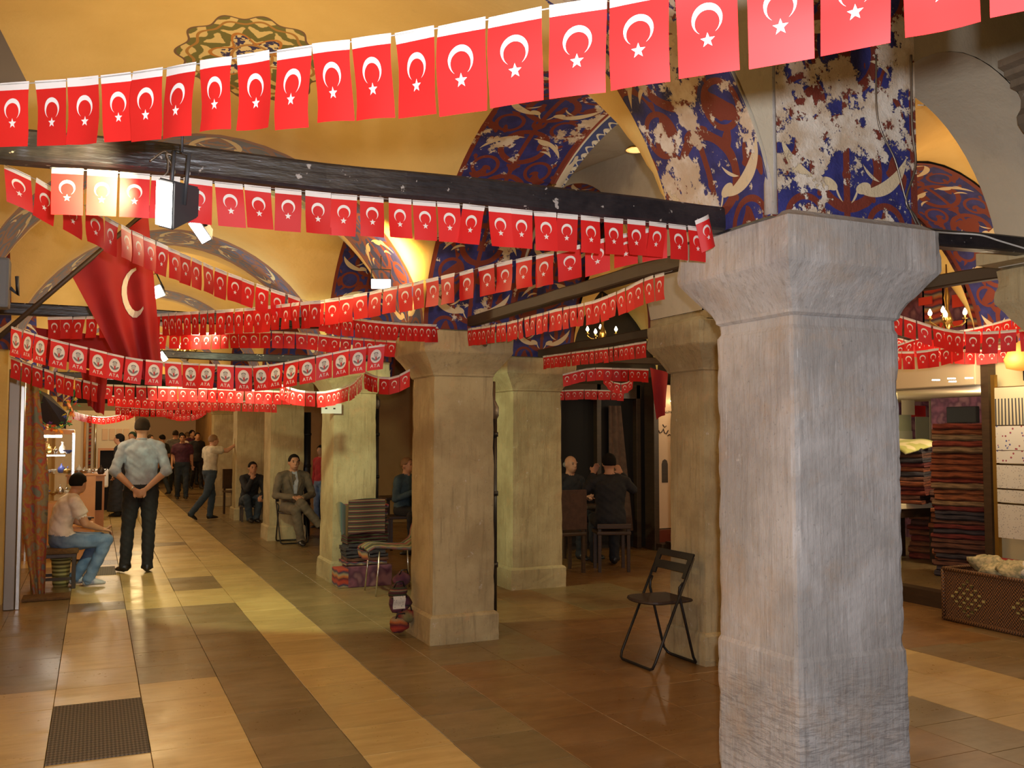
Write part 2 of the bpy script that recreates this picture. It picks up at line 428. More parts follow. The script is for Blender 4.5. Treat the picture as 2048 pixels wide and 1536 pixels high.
def f_mat():
    p = coord('Position'); x, y, z = sep(p); k = sn(x*330)*.5+sn(y*160)*.5; return mix(ss(k, -.4, .5), (.085, .075, .06), (.20, .175, .14)), k
M['mat'] = material('ribbed_mat', rough=.8, fn=f_mat, bstr=.6, bdist=.004)
M['doormat'] = cloth('brown_doormat', (.16, .085, .03), sc=40)
def f_kilim(cols, per=16, zig=True, ax='z'):
    def f():
        x, y, z = sep(coord()); t = {'z': z, 'x': x, 'y': y}[ax]; a = {'z': x+y*.6, 'x': y, 'y': x}[ax]
        if zig: t = t+ab(md(a*9, 1)-.5)*.03
        k = X.op('FRACT', t*per*.25+noi(comb(0, 0, fl(t*per)), 3, 1)*.8)
        c = ramp(k, [((i+.0)/len(cols), c) for i, c in enumerate(cols)])
        X.nt.nodes[-1]; return c, noi(coord(), 90, 2)
    return f
KC = [(.13, .02, .02), (.02, .018, .025), (.26, .20, .11), (.16, .03, .02), (.02, .035, .03), (.05, .06, .02), (.05, .015, .02)]
M['kilim_a'] = material('kilim_striped', rough=.95, fn=f_kilim(KC, 75, zig=False), bstr=.3)
M['kilim_b'] = material('kilim_red', rough=.95, fn=f_kilim([(.30, .03, .02), (.10, .015, .02), (.42, .12, .03), (.30, .22, .12), (.03, .03, .07), (.34, .04, .02)], 30), bstr=.3)
M['kilim_c'] = material('kilim_green', rough=.95, fn=f_kilim([(.09, .10, .035), (.20, .16, .07), (.28, .03, .02), (.06, .10, .10), (.30, .20, .08), (.05, .04, .02)], 20, ax='y'), bstr=.3)
def f_rug(cols, sc):
    def f():
        v = coord(); d, col = vor(v, sc); k = noi(v, sc*.7, 2, .4)
        return ramp(k, [(i/len(cols)*.5+.25, c) for i, c in enumerate(cols)]), d
    return f
M['suzani'] = material('floral_textile', rough=.9, fn=f_rug([(.16, .17, .12), (.34, .27, .13), (.26, .25, .17), (.42, .13, .05), (.40, .25, .06), (.45, .08, .06), (.19, .22, .19)], 13), bstr=.2)
M['rug_purple'] = material('purple_rug', rough=.9, fn=f_rug([(.10, .03, .05), (.16, .05, .08), (.07, .02, .04), (.20, .09, .10)], 9))
def folded(name, c): 
    def f():
        x, y, z = sep(coord()); k = noi(comb(x*.6, y*.6, z*5), 9, 4, .6)
        return mix(ss(k, .40, .62), tuple(v*.45 for v in c), c), k
    return material(name, rough=.95, fn=f, bstr=.5)
FOLD = [folded('folded_textile_%d' % i, c) for i, c in enumerate([(.24, .04, .02), (.15, .022, .018), (.27, .085, .03), (.13, .05, .03), (.05, .04, .05), (.26, .16, .08), (.24, .06, .02), (.16, .06, .035)])]
def f_spots(ground, s1, s2, sc):
    def f():
        v = coord(); d, col = vor(v, sc); n = noi(v, sc*.5, 1)
        return mix((d < .26), ground, mix(n > .5, s1, s2)), None
    return f
M['towel_flower'] = material('floral_white_cloth', rough=.85, fn=f_spots((.62, .60, .55), (.30, .05, .08), (.10, .12, .30), 28))
M['towel_lace'] = material('lace_white_cloth', rough=.85, fn=f_spots((.60, .58, .52), (.26, .26, .28), (.40, .36, .30), 55))
M['towel_fringe'] = material('fringed_cream_cloth', rough=.85, fn=lambda: (mix(ss(sn(sep(coord())[1]*190), .1, .4)*(sep(coord())[2] < -.10), (.50, .44, .30), (.04, .04, .05)), None))
M['red_silk'] = material('red_silk', (.30, .01, .01), .5)
M['glass'] = material('glass', (.9, .95, .95), .05, spec=.6); 
def f_glass(m, a):
    nt = m.node_tree; X.nt = nt
    t = nt.nodes.new('ShaderNodeBsdfTransparent'); g = nt.nodes.new('ShaderNodeBsdfGlossy'); g.inputs['Roughness'].default_value = .04
    mxs = nt.nodes.new('ShaderNodeMixShader'); mxs.inputs[0].default_value = a
    nt.links.new(t.outputs[0], mxs.inputs[1]); nt.links.new(g.outputs[0], mxs.inputs[2]); nt.links.new(mxs.outputs[0], nt.nodes['Material Output'].inputs[0])
f_glass(M['glass'], .10)
M['white_goods'] = material('pale_ceramic', (.66, .64, .56), .25)
M['silver_goods'] = material('silver_ware', (.6, .6, .62), .2, 1)
M['dark_goods'] = material('dark_ware', (.04, .03, .03), .35)
M['blue_goods'] = material('blue_ceramic', (.04, .07, .30), .25)
M['yellow_goods'] = material('yellow_ceramic', rough=.3, fn=lambda: (mix(ss(vor(coord(), 30)[0], .2, .5), (.06, .05, .05), (.66, .58, .26)), None))
M['cream_panel'] = material('cream_fascia', (.72, .60, .40), .6)
M['yellow_panel'] = material('pale_yellow_wall', (.78, .68, .38), .7)
M['black_panel'] = material('black_panel', (.012, .010, .010), .65, spec=.2)
M['peach_panel'] = material('peach_panel', (.70, .48, .30), .7)
M['paper_white'] = material('white_paper', (.75, .74, .70), .7)
M['ink'] = material('black_ink', (.03, .02, .02), .7)
M['fabric_white_heap'] = cloth('pale_scarves', (.55, .46, .27), (.24, .24, .14), 22)
for i, c in enumerate([(.60, .04, .015), (.70, .22, .01), (.60, .42, .02), (.03, .16, .05), (.04, .06, .28), (.10, .02, .16)]):
    M['petal%d' % i] = material('petal_%d' % i, c, .7, trans=.2)
SKIN = material('skin', rough=.55, fn=lambda: (mix(noi(coord(), 12, 2), (.42, .20, .115), (.52, .27, .16)), None))
HAIRD = material('dark_hair', (.010, .008, .007), .85, spec=.15)
HAIRB = material('brown_hair', (.035, .022, .014), .85, spec=.15)
HAIRL = material('fair_hair', (.20, .10, .04), .65)
EYE_M = material('eye', (.01, .008, .008), .2)

# ================================================================= THE SETTING
ZS, RISE = 2.45, 1.24
XL, XW = -.75, -1.35                         # aisle side of the left piers, left wall
XA, XA2, XB, XB2, XR = 2.25, 2.99, 3.85, 4.6, 7.35
def prof(t, a, b):
    h = (b-a)/2; u = max(0, min(1, min(t-a, b-t)/h)); return (1-(1-u)**1.9)**.62 if u > 0 else 0
YA = [(-5.2, -4.5), (-1.45, -.73), (2.70, 3.34), (6.67, 7.45), (9.97, 10.85), (14.2, 15.05), (17.9, 18.7), (21.7, 22.4), (25.5, 26.2), (29.3, 30)]
YB = [(-5.2, -4.5), (-1.45, -.73), (2.45, 3.16), (5.3, 6.05), (8.7, 9.45), (11.4, 12.1), (15.2, 16)]
def Ay(y, bands, rise=RISE):
    for (a, b), (c, d) in zip(bands, bands[1:]):
        if b < y < c: return rise*prof(y, b, c)
    return 0
def sail(a, b, k=4.5): return (a**k+b**k)**(1/k)

def heightpatch(name, x0, x1, y0, y1, fz, m, n=22, kind='structure'):
    bm = bmesh.new()
    def f(u, v):
        # cosine spacing: finer at the steep edges
        cu, cv = (1-math.cos(math.pi*u))/2, (1-math.cos(math.pi*v))/2
        x, y = x0+(x1-x0)*cu, y0+(y1-y0)*cv; return (x, y, fz(x, y))
    grid(bm, n, n, f)
    return tag(obj(name, bm, m, smooth=True), kind=kind)
# aisle vaults
def Byy(y): return (RISE+.05)*prof(y, 2.3, 5.3) if y < 5.3 else Ay(y, YB, RISE+.18)
NEAR = (-.73, 2.70)
def Anear(y): return .80+.85*prof(y, *NEAR)
for (a, b), (c, d) in zip(YA, YA[1:]):
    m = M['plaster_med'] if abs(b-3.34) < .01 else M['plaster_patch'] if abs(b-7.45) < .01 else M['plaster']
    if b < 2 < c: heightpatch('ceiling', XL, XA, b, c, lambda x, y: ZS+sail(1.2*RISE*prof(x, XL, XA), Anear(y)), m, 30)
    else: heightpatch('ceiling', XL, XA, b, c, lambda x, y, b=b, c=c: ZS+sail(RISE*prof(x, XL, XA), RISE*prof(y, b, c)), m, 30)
# between the two pillar rows: ruled from one arch to the other, slightly domed
def ABz(x, y):
    t = min(1, max(0, (x-XA2)/(XB-XA2))); D = min(1, t/.3)**.6*min(1, (1-t)/.04)**.6
    return ZS+.02+((Ay(y, YA)*(1-t)**.45)**5+(Byy(y)*t**3)**5+(1.36*D)**5)**.2
for (y0, y1) in [(3.1, 9.9), (9.9, 16.4)]: heightpatch('ceiling', XA2, XB, y0, y1, ABz, M['plaster_grey'], 110)
heightpatch('ceiling', XA2, 6, *NEAR, lambda x, y: ZS+Anear(y)+1.0*(1 if x > XA2+.001 else 0), M['plaster_grey'], 24)
# vaults right of the second row
for (a, b), (c, d) in zip(YB[1:5], YB[2:6]):
    if b > 3.2: heightpatch('ceiling', XB2, XR+.05, b, c, lambda x, y, b=b, c=c: ZS+sail((RISE+.05)*prof(x, XB2, XR+.05), RISE*prof(y, b, c)), M['plaster'], 26)

heightpatch('ceiling', XB, XR+.05, 3.1, 5.3, lambda x, y: ZS+.02+sail(1.3*prof(x, XB2, XR+.1), (RISE+.05)*prof(y, 2.3, 5.3)), M['plaster'], 30)
heightpatch('ceiling', XB, XB2, 5.9, 5.3, lambda x, y: ZS, M['plaster'], 2) if 0 else None

def arch_strip(name, along, t0, t1, a0, a1, m, rise=RISE, zs=ZS, n=40, drop=.045):
    """soffit of an arch spanning t0..t1 along 'x' or 'y', of depth a0..a1 the other way"""
    bm = bmesh.new(); h = (t1-t0)/2
    pts = []
    N = n
    for i in range(N+1):
        th = math.pi*i/N; t = t0+h*(1-math.cos(th)); pts.append((t, zs+rise*prof(t, t0, t1)))
    pts = [(t0, zs-drop)]+pts+[(t1, zs-drop)]
    L = [0]
    for p, q in zip(pts, pts[1:]): L.append(L[-1]+math.dist(p, q))
    T = L[-1]; uvl = bm.loops.layers.uv.verify(); K = 4; V = []
    for (t, z) in pts:
        row = []
        for j in range(K+1):
            a = a0+(a1-a0)*j/K
            row.append(bm.verts.new((t, a, z) if along == 'x' else (a, t, z)))
        V.append(row)
    for i in range(len(pts)-1):
        for j in range(K):
            f = bm.faces.new((V[i][j], V[i+1][j], V[i+1][j+1], V[i][j+1])); f.smooth = True
            for l, (p, q) in zip(f.loops, ((i,j),(i+1,j),(i+1,j+1),(i,j+1))):
                u = min(L[p], T-L[p]); l[uvl].uv = (u, (a0+(a1-a0)*q/K)-(a0+a1)/2)
    return tag(obj(name, bm, m, smooth=True), kind='structure')
# transverse arches over the aisle, arches of the two rows
for i, (a, b) in enumerate(YA):
    arch_strip('painted_arch', 'x', XL, XA, a, b, M['paint_part'] if i == 2 else M['paint'])
    if 1 < i < 6: arch_strip('painted_arch', 'x', XB2 if i == 2 else XA2, XR if i == 2 else XB, a, b, M['plaster_grey'], rise=.7) if i in (2,) and False else None
for i, ((a, b), (c, d)) in enumerate(zip(YA, YA[1:])):
    arch_strip('painted_arch', 'y', b, c, XA, XA2, M['paint_worn'], rise=.85, zs=ZS+.8, drop=.845) if i == 1 else arch_strip('painted_arch', 'y', b, c, XA, XA2, M['paint_mid'] if i == 2 else M['paint'])
    arch_strip('painted_arch', 'y', b, c, XW, XL, M['paint'])
for i, ((a, b), (c, d)) in enumerate(zip(YB[1:6], YB[2:7])):
    if b > 3.2: arch_strip('painted_arch', 'y', b, c, XB, XB2, M['paint'], rise=RISE+.18)
for (a, b) in (YB[3], YB[4]): arch_strip('painted_arch', 'x', XB2, XR+.1, a, b, M['paint'], rise=RISE+.06)
# small cross arch between the near pillar and the one beyond the right edge, with the wall above it
arch_strip('plain_arch', 'x', 2.60, 3.98, 2.72, 3.12, M['plaster_grey'], rise=.75)
def archwall(name, x0, x1, y0, y1, zt, a0, a1, rise, m, zs=ZS, along='x', zb=None):
    """wall of real thickness from the arch curve up to zt"""
    bm = bmesh.new(); n = 28; fr, bk = [], []
    for i in range(n+1):
        th = math.pi*i/n; t = a0+(a1-a0)/2*(1-math.cos(th)); z = zs+rise*prof(t, a0, a1)
        for L, y in ((fr, y0), (bk, y1)):
            lo = (t, y, z) if along == 'x' else (y, t, z); hi = (t, y, zt) if along == 'x' else (y, t, zt)
            L.append((bm.verts.new(lo), bm.verts.new(hi)))
    for L in (fr, bk):
        for p, q in zip(L, L[1:]): bm.faces.new((p[0], q[0], q[1], p[1]))
    return tag(obj(name, bm, m), kind='structure')
archwall('wall_arch', 0, 0, 2.68, 2.705, 4.6, XL, XA, RISE, M['plaster_grey'])
archwall('wall_cross', 0, 0, 2.715, 3.12, 4.5, 2.60, 3.98, .75, M['plaster_grey'])
bm = bmesh.new(); box(bm, 3.98, 6.0, 2.715, 3.12, 2.42, 4.5); tag(obj('wall_cross', bm, M['plaster_grey']), kind='structure')
# painted border following the first row arch on its inner side
bm = bmesh.new(); uvl = bm.loops.layers.uv.verify(); prev = None; L = 0; lastp = None
for i in range(3, 34):
    th = math.pi*i/40; t = 3.34+(6.67-3.34)/2*(1-math.cos(th)); z = ZS+RISE*prof(t, 3.34, 6.67)
    if lastp: L += math.dist(lastp, (t, z))
    lastp = (t, z); row = (bm.verts.new((XA2+.004, t, ABz(XA2+.004, t)-.012)), bm.verts.new((XA2+.10, t, ABz(XA2+.10, t)-.02)), bm.verts.new((XA2+.2, t, ABz(XA2+.2, t)-.025)))
    if prev:
        for q in (0, 1):
            f = bm.faces.new((prev[q], row[q], row[q+1], prev[q+1]))
            for l, uv in zip(f.loops, ((pL, -.12+.12*q), (L, -.12+.12*q), (L, .12*q), (pL, .12*q))): l[uvl].uv = uv
    prev = row; pL = L
tag(obj('painted_border', bm, M['border']), kind='structure')

# ---- floor slabs: bands 0.48 m wide, slabs 0.46 m long
bm = bmesh.new(); box(bm, -3, 12, -6, 36, -.12, -.022); FLOOR = tag(obj('floor', bm, M['grout']), kind='structure')
def slab_mesh(m):
    bm = bmesh.new(); x, y, c = .2385, .2285, .0015
    lo = [(-x,-y,-.024),(x,-y,-.024),(x,y,-.024),(-x,y,-.024)]; md_ = [(p[0], p[1], -.0015) for p in lo]; hi = [(p[0]*(1-c/x), p[1]*(1-c/y), 0) for p in lo]
    V = [[bm.verts.new(p) for p in L] for L in (lo, md_, hi)]
    for A, B in zip(V, V[1:]):
        for k in range(4): bm.faces.new((A[k], A[(k+1)%4], B[(k+1)%4], B[k]))
    bm.faces.new(V[2]); me = bpy.data.meshes.new('slab'); bm.to_mesh(me); bm.free(); me.materials.append(m); return me
SL = {k: slab_mesh(M['tile_'+k]) for k in ('cream', 'brown', 'red')}
def kindof(i, x, y):
    if i <= -2: return 'cream' if y < 6.8 or y > 12.5 else 'brown'      # left of x=-.19
    if i == -1: return 'cream' if (y < 9.5 or 10 < y) and not (12.4 < y < 13.0) else 'brown'
    if i == 0: return 'brown' if 6.3 < y < 9.4 or 13.2 < y < 14 else 'cream'
    if i == 1: return 'brown' if (y < 9.4 or 10.35 < y < 10.95 or 14.2 < y < 15) else 'cream'
    if i == 2: return 'cream'
    if i == 3: return 'brown'
    if i >= 8 and y < 5.4: return 'cream' if (i in (9, 10) or (i == 8 and y > 4.1)) else 'brown'
    if i in (4, 5) and y > 6: return 'brown'
    if y > 7.5 and i in (8, 9): return 'brown' if y < 9 else 'red'
    return 'red'
cand = []
for i in range(-5, 19):
    x = .53+.48*i+ .0; off = {-1: .10, 0: .03, 1: .03, 2: -.02}.get(i, (i*37 % 10)*.02)
    for j in range(-6, 76):
        y = .46*j+.26+off
        if x > 7.35 or y > 34: continue
        cand.append(((x-0)**2+y**2, x, y, kindof(i, x, y)))
cand.sort(); cand2 = []
fwd = Vector((math.sin(YAW), math.cos(YAW)))
def infr(x, y):
    d = x*fwd.x+y*fwd.y; s = x*fwd.y-y*fwd.x
    if d < 3.0: return False
    px, py = 1024+FPX*s/d, 869+FPX*EYE/d
    return -80 < px < 2130 and py < 1640
def hid(x, y):      # covered by mats or under the pillars: leave to the grout bed
    return (-.2 < x < .29 and 5.1 < y < 6.17)
n = 0; rest = []
for d, x, y, k in cand:
    if hid(x, y): continue
    if infr(x, y) and n < 298:
        o = link('floor_slab', SL[k], []); o.parent = FLOOR; o.location = (x+rnd.uniform(-.001, .001), y, rnd.uniform(-.0006, .0006)); o.rotation_euler = (rnd.uniform(-.0016, .0016), rnd.uniform(-.0016, .0016), 0); n += 1
    else: rest.append((x, y, k))
me = bpy.data.meshes.new('far_slabs'); V, F, MI = [], [], []
for x, y, k in rest:
    b = len(V); V += [(x-.236, y-.2265, 0), (x+.236, y-.2265, 0), (x+.236, y+.2265, 0), (x-.236, y+.2265, 0), (x-.237, y-.2275, -.022), (x+.237, y-.2275, -.022), (x+.237, y+.2275, -.022), (x-.237, y+.2275, -.022)]
    F += [(b, b+1, b+2, b+3), (b, b+4, b+5, b+1), (b+1, b+5, b+6, b+2), (b+2, b+6, b+7, b+3), (b+3, b+7, b+4, b)]; MI += [('cream', 'brown', 'red').index(k)]*5
me.from_pydata(V, [], F); me.polygons.foreach_set('material_index', MI)
tag(link('far_slabs', me, [M['tile_cream'], M['tile_brown'], M['tile_red']], FLOOR), kind='stuff')

# ---- walls
def wallbox(name, x0, x1, y0, y1, z0, z1, m):
    bm = bmesh.new(); box(bm, x0, x1, y0, y1, z0, z1); return tag(obj(name, bm, m), kind='structure')
wallbox('wall_left', XW-.2, XW, -5, 34, 0, 4.2, M['plaster'])
wallbox('wall_end', -3, 6, 34, 34.2, 0, 4.5, M['wall_dark'])
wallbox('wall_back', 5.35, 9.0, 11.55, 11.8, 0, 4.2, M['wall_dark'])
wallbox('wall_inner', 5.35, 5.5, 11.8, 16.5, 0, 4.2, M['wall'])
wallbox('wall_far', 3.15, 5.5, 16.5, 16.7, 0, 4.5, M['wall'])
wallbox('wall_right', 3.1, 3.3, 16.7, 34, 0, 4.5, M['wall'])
wallbox('wall_behind', -3, 12, -6.2, -6, 0, 4.5, M['plaster'])
# roof above the vaults so nothing leaks in
wallbox('roof', -3, 13, -6, 35, 4.7, 4.8, M['wall_dark'])

bm = bmesh.new(); V0 = [(px, py) for px, py in ((-60,-60),(0,58),(56,168),(44,242),(-60,292))]; A = [bm.verts.new(at(x, y, 'Y', 3.36)) for x, y in V0]; B = [bm.verts.new(at(x, y, 'Y', 3.36)+Vector((-.02, .06, 0))) for x, y in V0]
bm.faces.new(A); bm.faces.new(B[::-1])
for k in range(5): bm.faces.new((A[k], B[k], B[(k+1)%5], A[(k+1)%5]))
tag(obj('wooden_board', bm, M['beam_brown']), 'dark brown wooden board in the upper left corner above the beam', 'board')
# ---- pillars
def prism(rings, nper=10, amp=.0, seed=0, chip=0, jz=0, bot=True):
    """stack of rectangles (z, x0, x1, y0, y1) with worn edges"""
    bm = bmesh.new(); VV = []
    for (z, x0, x1, y0, y1) in rings:
        row = []
        cor = [(x0,y0),(x1,y0),(x1,y1),(x0,y1)]; cx, cy = (x0+x1)/2, (y0+y1)/2
        for s in range(4):
            (ax, ay), (bx, by) = cor[s], cor[(s+1)%4]
            for k in range(nper):
                t = k/nper; x, y = ax+(bx-ax)*t, ay+(by-ay)*t
                v = Vector((x*1.0+seed, y, z))
                d = amp*(mnoise.noise(v*5)*.7+mnoise.noise(v*17)*.45+mnoise.noise(v*41)*.25)
                if k == 0:
                    d -= .004+chip*max(0, mnoise.noise(Vector((s*9+seed, 0, z*7)))+.12)+chip*.6*max(0, mnoise.noise(Vector((s*9+seed, 3, z*23))))
                r = Vector((x-cx, y-cy)); L = r.length
                n2 = Vector((0,-1)) if s == 0 else Vector((1,0)) if s == 1 else Vector((0,1)) if s == 2 else Vector((-1,0))
                if k == 0: n2 = r/L
                row.append(bm.verts.new((x+n2.x*d, y+n2.y*d, z)))
        VV.append(row)
    n = len(VV[0])
    for A, B in zip(VV, VV[1:]):
        for k in range(n): bm.faces.new((A[k], A[(k+1)%n], B[(k+1)%n], B[k]))
    bm.faces.new(VV[0][::-1]); bm.faces.new(VV[-1]); return bm
def lerp(a, b, t): return a+(b-a)*t
def pillar(x0, x1, y0, y1, label, m, amp, chip, seed, near=False, zc=2.06, oh=.115):
    cx, cy = (x0+x1)/2, (y0+y1)/2; hx, hy = (x1-x0)/2, (y1-y0)/2
    T = thing('pillar', label, 'pillar', (cx, cy, 0), 0, None); T['kind'] = 'thing'; nper = 22 if near else 8
    def R(z, e, tp=0): return (z, -hx-e, hx+e, -hy-e, hy+e)
    def zz(z0, z1, n, e0, e1, f=lambda t: t): return [R(lerp(z0, z1, i/n), lerp(e0, e1, f(i/n))) for i in range(n+1)]
    nz = 110 if near else 26
    pl = [R(0, .035)]+[R(.02+.01*k, .035) for k in range(3)]+zz(.05, .20, 4, .035, .032)+[R(.215, .02), R(.225, .002)]
    obj('plinth', prism(pl, nper, amp*1.4, seed, chip), m, T, smooth=False)
    shr = zz(.20, zc+.005, nz, .006, -.004)
    if near: shr = [R(q[0], .011 if q[0] < .765 else .003) if q[0] < 2.0 else q for q in shr]
    obj('shaft', prism(shr, nper, amp, seed+3, chip), m, T, smooth=False)
    cp = [R(zc-.01, .0), R(zc, .012)]+zz(zc+.012, zc+.17, 7, .014, oh, lambda t: t**1.15)+zz(zc+.18, 2.395, 6, oh+.004, oh+.004)+[R(2.41, oh-.02), R(2.425, oh-.04)]
    obj('capital', prism(cp, nper, amp*1.3, seed+7, chip*1.5), m, T, smooth=False)
    return T
pillar(2.376, 2.902, 2.735, 3.20, 'large pale chiselled stone pillar in the right foreground, under the flaking painted arches', M['stone_near'], .004, .011, 1, True)
pillar(2.376, 2.885, 6.794, 7.33, 'square stone pillar in the middle, with bags piled at its left foot', M['stone'], .005, .012, 11)
pillar(2.376, 2.86, 10.09, 10.7, 'stone pillar with a kilim stack and kilim-covered chair in front', M['stone'], .005, .012, 21)
pillar(2.42, 2.93, 14.35, 14.95, 'stone pillar right behind the seated man in the grey suit', M['stone'], .005, .012, 31)
pillar(2.42, 2.93, 18.05, 18.6, 'stone pillar that the man in the cream shirt leans his hand on', M['stone'], .005, .012, 41)
pillar(2.42, 2.93, 21.8, 22.3, 'farthest stone pillar of the aisle, behind the leaning man', M['stone'], .005, .012, 51)
pillar(3.96, 4.53, 8.83, 9.35, 'stone pillar of the second row beside the black pipe, left of the dark doorway', M['stone'], .005, .012, 61)
pillar(3.90, 4.45, 5.42, 5.85, 'stone pillar behind the folding chair, half hidden by the large near pillar', M['stone'], .005, .012, 71)
pillar(4.10, 4.62, 2.56, 3.06, 'stone pillar at the right edge of the photo, only its dark capital corner showing', M['stone'], .006, .015, 81, oh=.10)
for (x0, x1, y0, y1) in [(7.47, 8.0, 5.42, 5.95)]:
    pass
for k, (a, b) in enumerate(YA[1:]):     # left piers, plain up to the springing
    bm = prism([(z, XW, XL-.02, a+.05, b-.05) for z in np.linspace(0, 2.41, 12)], 6, .004, k); tag(obj('pier', bm, M['plaster']), kind='structure')
# upper piers between the arches, standing on the capitals
def upier(x0, x1, y0, y1, z1=2.47): 
    bm = bmesh.new(); box(bm, x0+.012, x1-.012, y0+.012, y1-.012, 2.41, z1); tag(obj('impost', bm, M['stone']), kind='structure')
for (a, b) in YA[2:8]: upier(XA, XA2, a, b)
for (a, b) in YB[2:5]: upier(XB, XB2, a, b)
# rounded plaster arris of the near upper pier + its back
def arris(x, y, z0, z1, r, m):
    bm = bmesh.new(); tube(bm, [(x+mnoise.noise(Vector((0, 0, z*4)))*.006, y+mnoise.noise(Vector((5, 0, z*4)))*.006, z) for z in np.linspace(z0, z1, 20)], r, 10); return tag(obj('corner_moulding', bm, m, smooth=True), kind='structure')
arris(XA+.010, YA[2][0]+.010, 2.41, 3.3, .024, M['stone_near'])

# ---- tie beams
def beam(name, label, pts, w, h, m, seed=0):
    bm = bmesh.new(); N = 26; rows = []; a, b = Vector(pts[0]), Vector(pts[1]); d = (b-a).normalized(); s = Vector((0,0,1)).cross(d).normalized(); up = d.cross(s)
    if up.z < 0: up = -up
    for i in range(N+1):
        p = a+(b-a)*(i/N); j = Vector((mnoise.noise(p*3+Vector((seed, 0, 0))), mnoise.noise(p*3+Vector((0, seed, 9))), mnoise.noise(p*2+Vector((seed, 7, 0)))))*.010
        r = []
        for (u, v) in ((-1,-.8),(-.8,-1),(.8,-1),(1,-.8),(1,.8),(.8,1),(-.8,1),(-1,.8)):
            r.append(bm.verts.new(p+j+s*(u*w/2)+up*(v*h/2)))
        rows.append(r)
    for A, B in zip(rows, rows[1:]):
        for k in range(8): bm.faces.new((A[k], A[(k+1)%8], B[(k+1)%8], B[k]))
    bm.faces.new(rows[0]); bm.faces.new(rows[-1])
    return tag(obj(name, bm, m), label, "beam", kind="thing")
beam('tie_beam', 'thick black beam crossing the aisle in the foreground to the near pillar', ((2.42, 3.0, 2.452), (XL-.3, 3.13, 2.46)), .09, .095, M['beam'], 1)
beam('tie_beam', 'dark beam running from behind the near pillar back to the middle pillar', ((2.64, 3.2, 2.455), (2.64, 6.85, 2.475)), .07, .075, M['beam_brown'], 2)
beam('tie_beam', 'dark beam leaving the near capital towards the right edge of the photo', ((2.85, 2.95, 2.452), (4.2, 2.88, 2.462)), .08, .075, M['beam'], 3)
beam('tie_beam', 'brown beam between the right edge capital and the pillar hidden behind the near pillar', ((4.28, 3.0, 2.44), (4.22, 5.5, 2.44)), .06, .07, M['beam_brown'], 4)
beam('tie_beam', 'dark beam linking the two second-row pillars above the small flag strings', ((4.22, 5.9, 2.445), (4.22, 8.9, 2.445)), .07, .075, M['beam_brown'], 5)
beam('tie_beam', 'dark beam across the aisle at the middle pillar, behind the long flag row', ((2.5, 7.0, 2.44), (XL-.2, 7.05, 2.44)), .07, .08, M['beam'], 6)
beam('tie_beam', 'far dark beam across the aisle at the kilim pillar', ((2.5, 10.4, 2.44), (XL-.2, 10.4, 2.44)), .07, .08, M['beam'], 7)
beam('tie_beam', 'farther beam across the aisle at the pillar behind the suited man', ((2.5, 14.6, 2.44), (XL-.2, 14.6, 2.44)), .07, .08, M['beam'], 8)
beam('tie_beam', 'short dark beam over the dark doorway, behind the second-row pillars', ((4.4, 9.1, 2.44), (7.4, 9.1, 2.44)), .07, .08, M['beam_brown'], 9)
beam('tie_beam', 'dark beam behind the right-hand flag strings, below the painted arch', ((4.4, 5.7, 2.44), (7.5, 5.7, 2.44)), .07, .07, M['beam_brown'], 10)
beam('tie_beam', 'beam along the pillar row between the middle pillar and the kilim pillar', ((2.64, 7.3, 2.45), (2.64, 10.1, 2.45)), .07, .075, M['beam_brown'], 11)

# cornice at the upper right
bm = bmesh.new()
prf = [(3.42,3.155),(3.42,3.125),(3.455,3.115),(3.455,3.09),(3.49,3.08),(3.49,3.05),(3.535,3.04),(3.555,3.01),(3.55,2.97),(3.525,2.935),(3.53,2.90),(3.56,2.87),(3.61,2.85),(3.645,2.82),(3.65,2.775),(3.62,2.765),(3.62,2.75),(4.2,2.75),(4.2,3.155)]
def ext(bm, prf, y0, y1):
    A = [bm.verts.new((x, y0, z)) for x, z in prf]; B = [bm.verts.new((x, y1, z)) for x, z in prf]
    for i in range(len(prf)): j = (i+1) % len(prf); bm.faces.new((A[i], A[j], B[j], B[i]))
    bm.faces.new(A); bm.faces.new(B)
ext(bm, [(x-.02, z+.0) for x, z in prf], 1.3, 2.64)
T = thing('stone_cornice', 'moulded dark stone cornice jutting in at the upper right', 'cornice', (3.9, 2.6, 2.75)); o = obj('moulding', bm, material('dark_cornice_stone', rough=.7, fn=f_stone((.20, .15, .10), (.12, .09, .06), .2), bstr=.4), T); o.location = (-3.9, -2.6, -2.75)
bm = bmesh.new(); box(bm, -.02, .3, -1.3, .03, -2.72, -.0); o = obj('pilaster', bm, M['wood_dark'], T); o.location = (-.0, 0, 0)

# ================================================================= STRINGS OF PAPER FLAGS
def flag_mesh(k, m, hh=1.55):
    r = random.Random(k*13+5); a, b, c = r.uniform(-.06, .06), r.uniform(-.10, .10), r.uniform(-.05, .05); bm = bmesh.new()
    def f(u, v):
        x = u-.5; z = -v*hh
        y = a*math.sin(u*3.1)*(.3+v)+b*v*v+c*math.sin(v*3.0)*(u-.5)*2+.03*math.sin(v*5+k)
        return (x*(1-.03*v*abs(b)*10), y, z)
    grid(bm, 4, 5, f, uv=lambda u, v: (u, v*1.55))
    me = bpy.data.meshes.new('paper_flag'); bm.to_mesh(me); bm.free(); me.materials.append(m); return me
FLAGS = [flag_mesh(k, M['flag']) for k in range(10)]
ATAS = [flag_mesh(k+20, M['flag_ata'], 1.55) for k in range(5)]
FW = .087
def crom(pts, n=12):
    out = []; Q = [pts[0]*2-pts[1]]+pts+[pts[-1]*2-pts[-2]]
    for i in range(1, len(Q)-2):
        a, b, c, d = Q[i-1:i+3]
        for k in range(n):
            t = k/n; out.append(.5*((2*b)+(c-a)*t+(2*a-5*b+4*c-d)*t*t+(3*b-a-3*c+d)*t**3))
    out.append(Q[-2]); return out
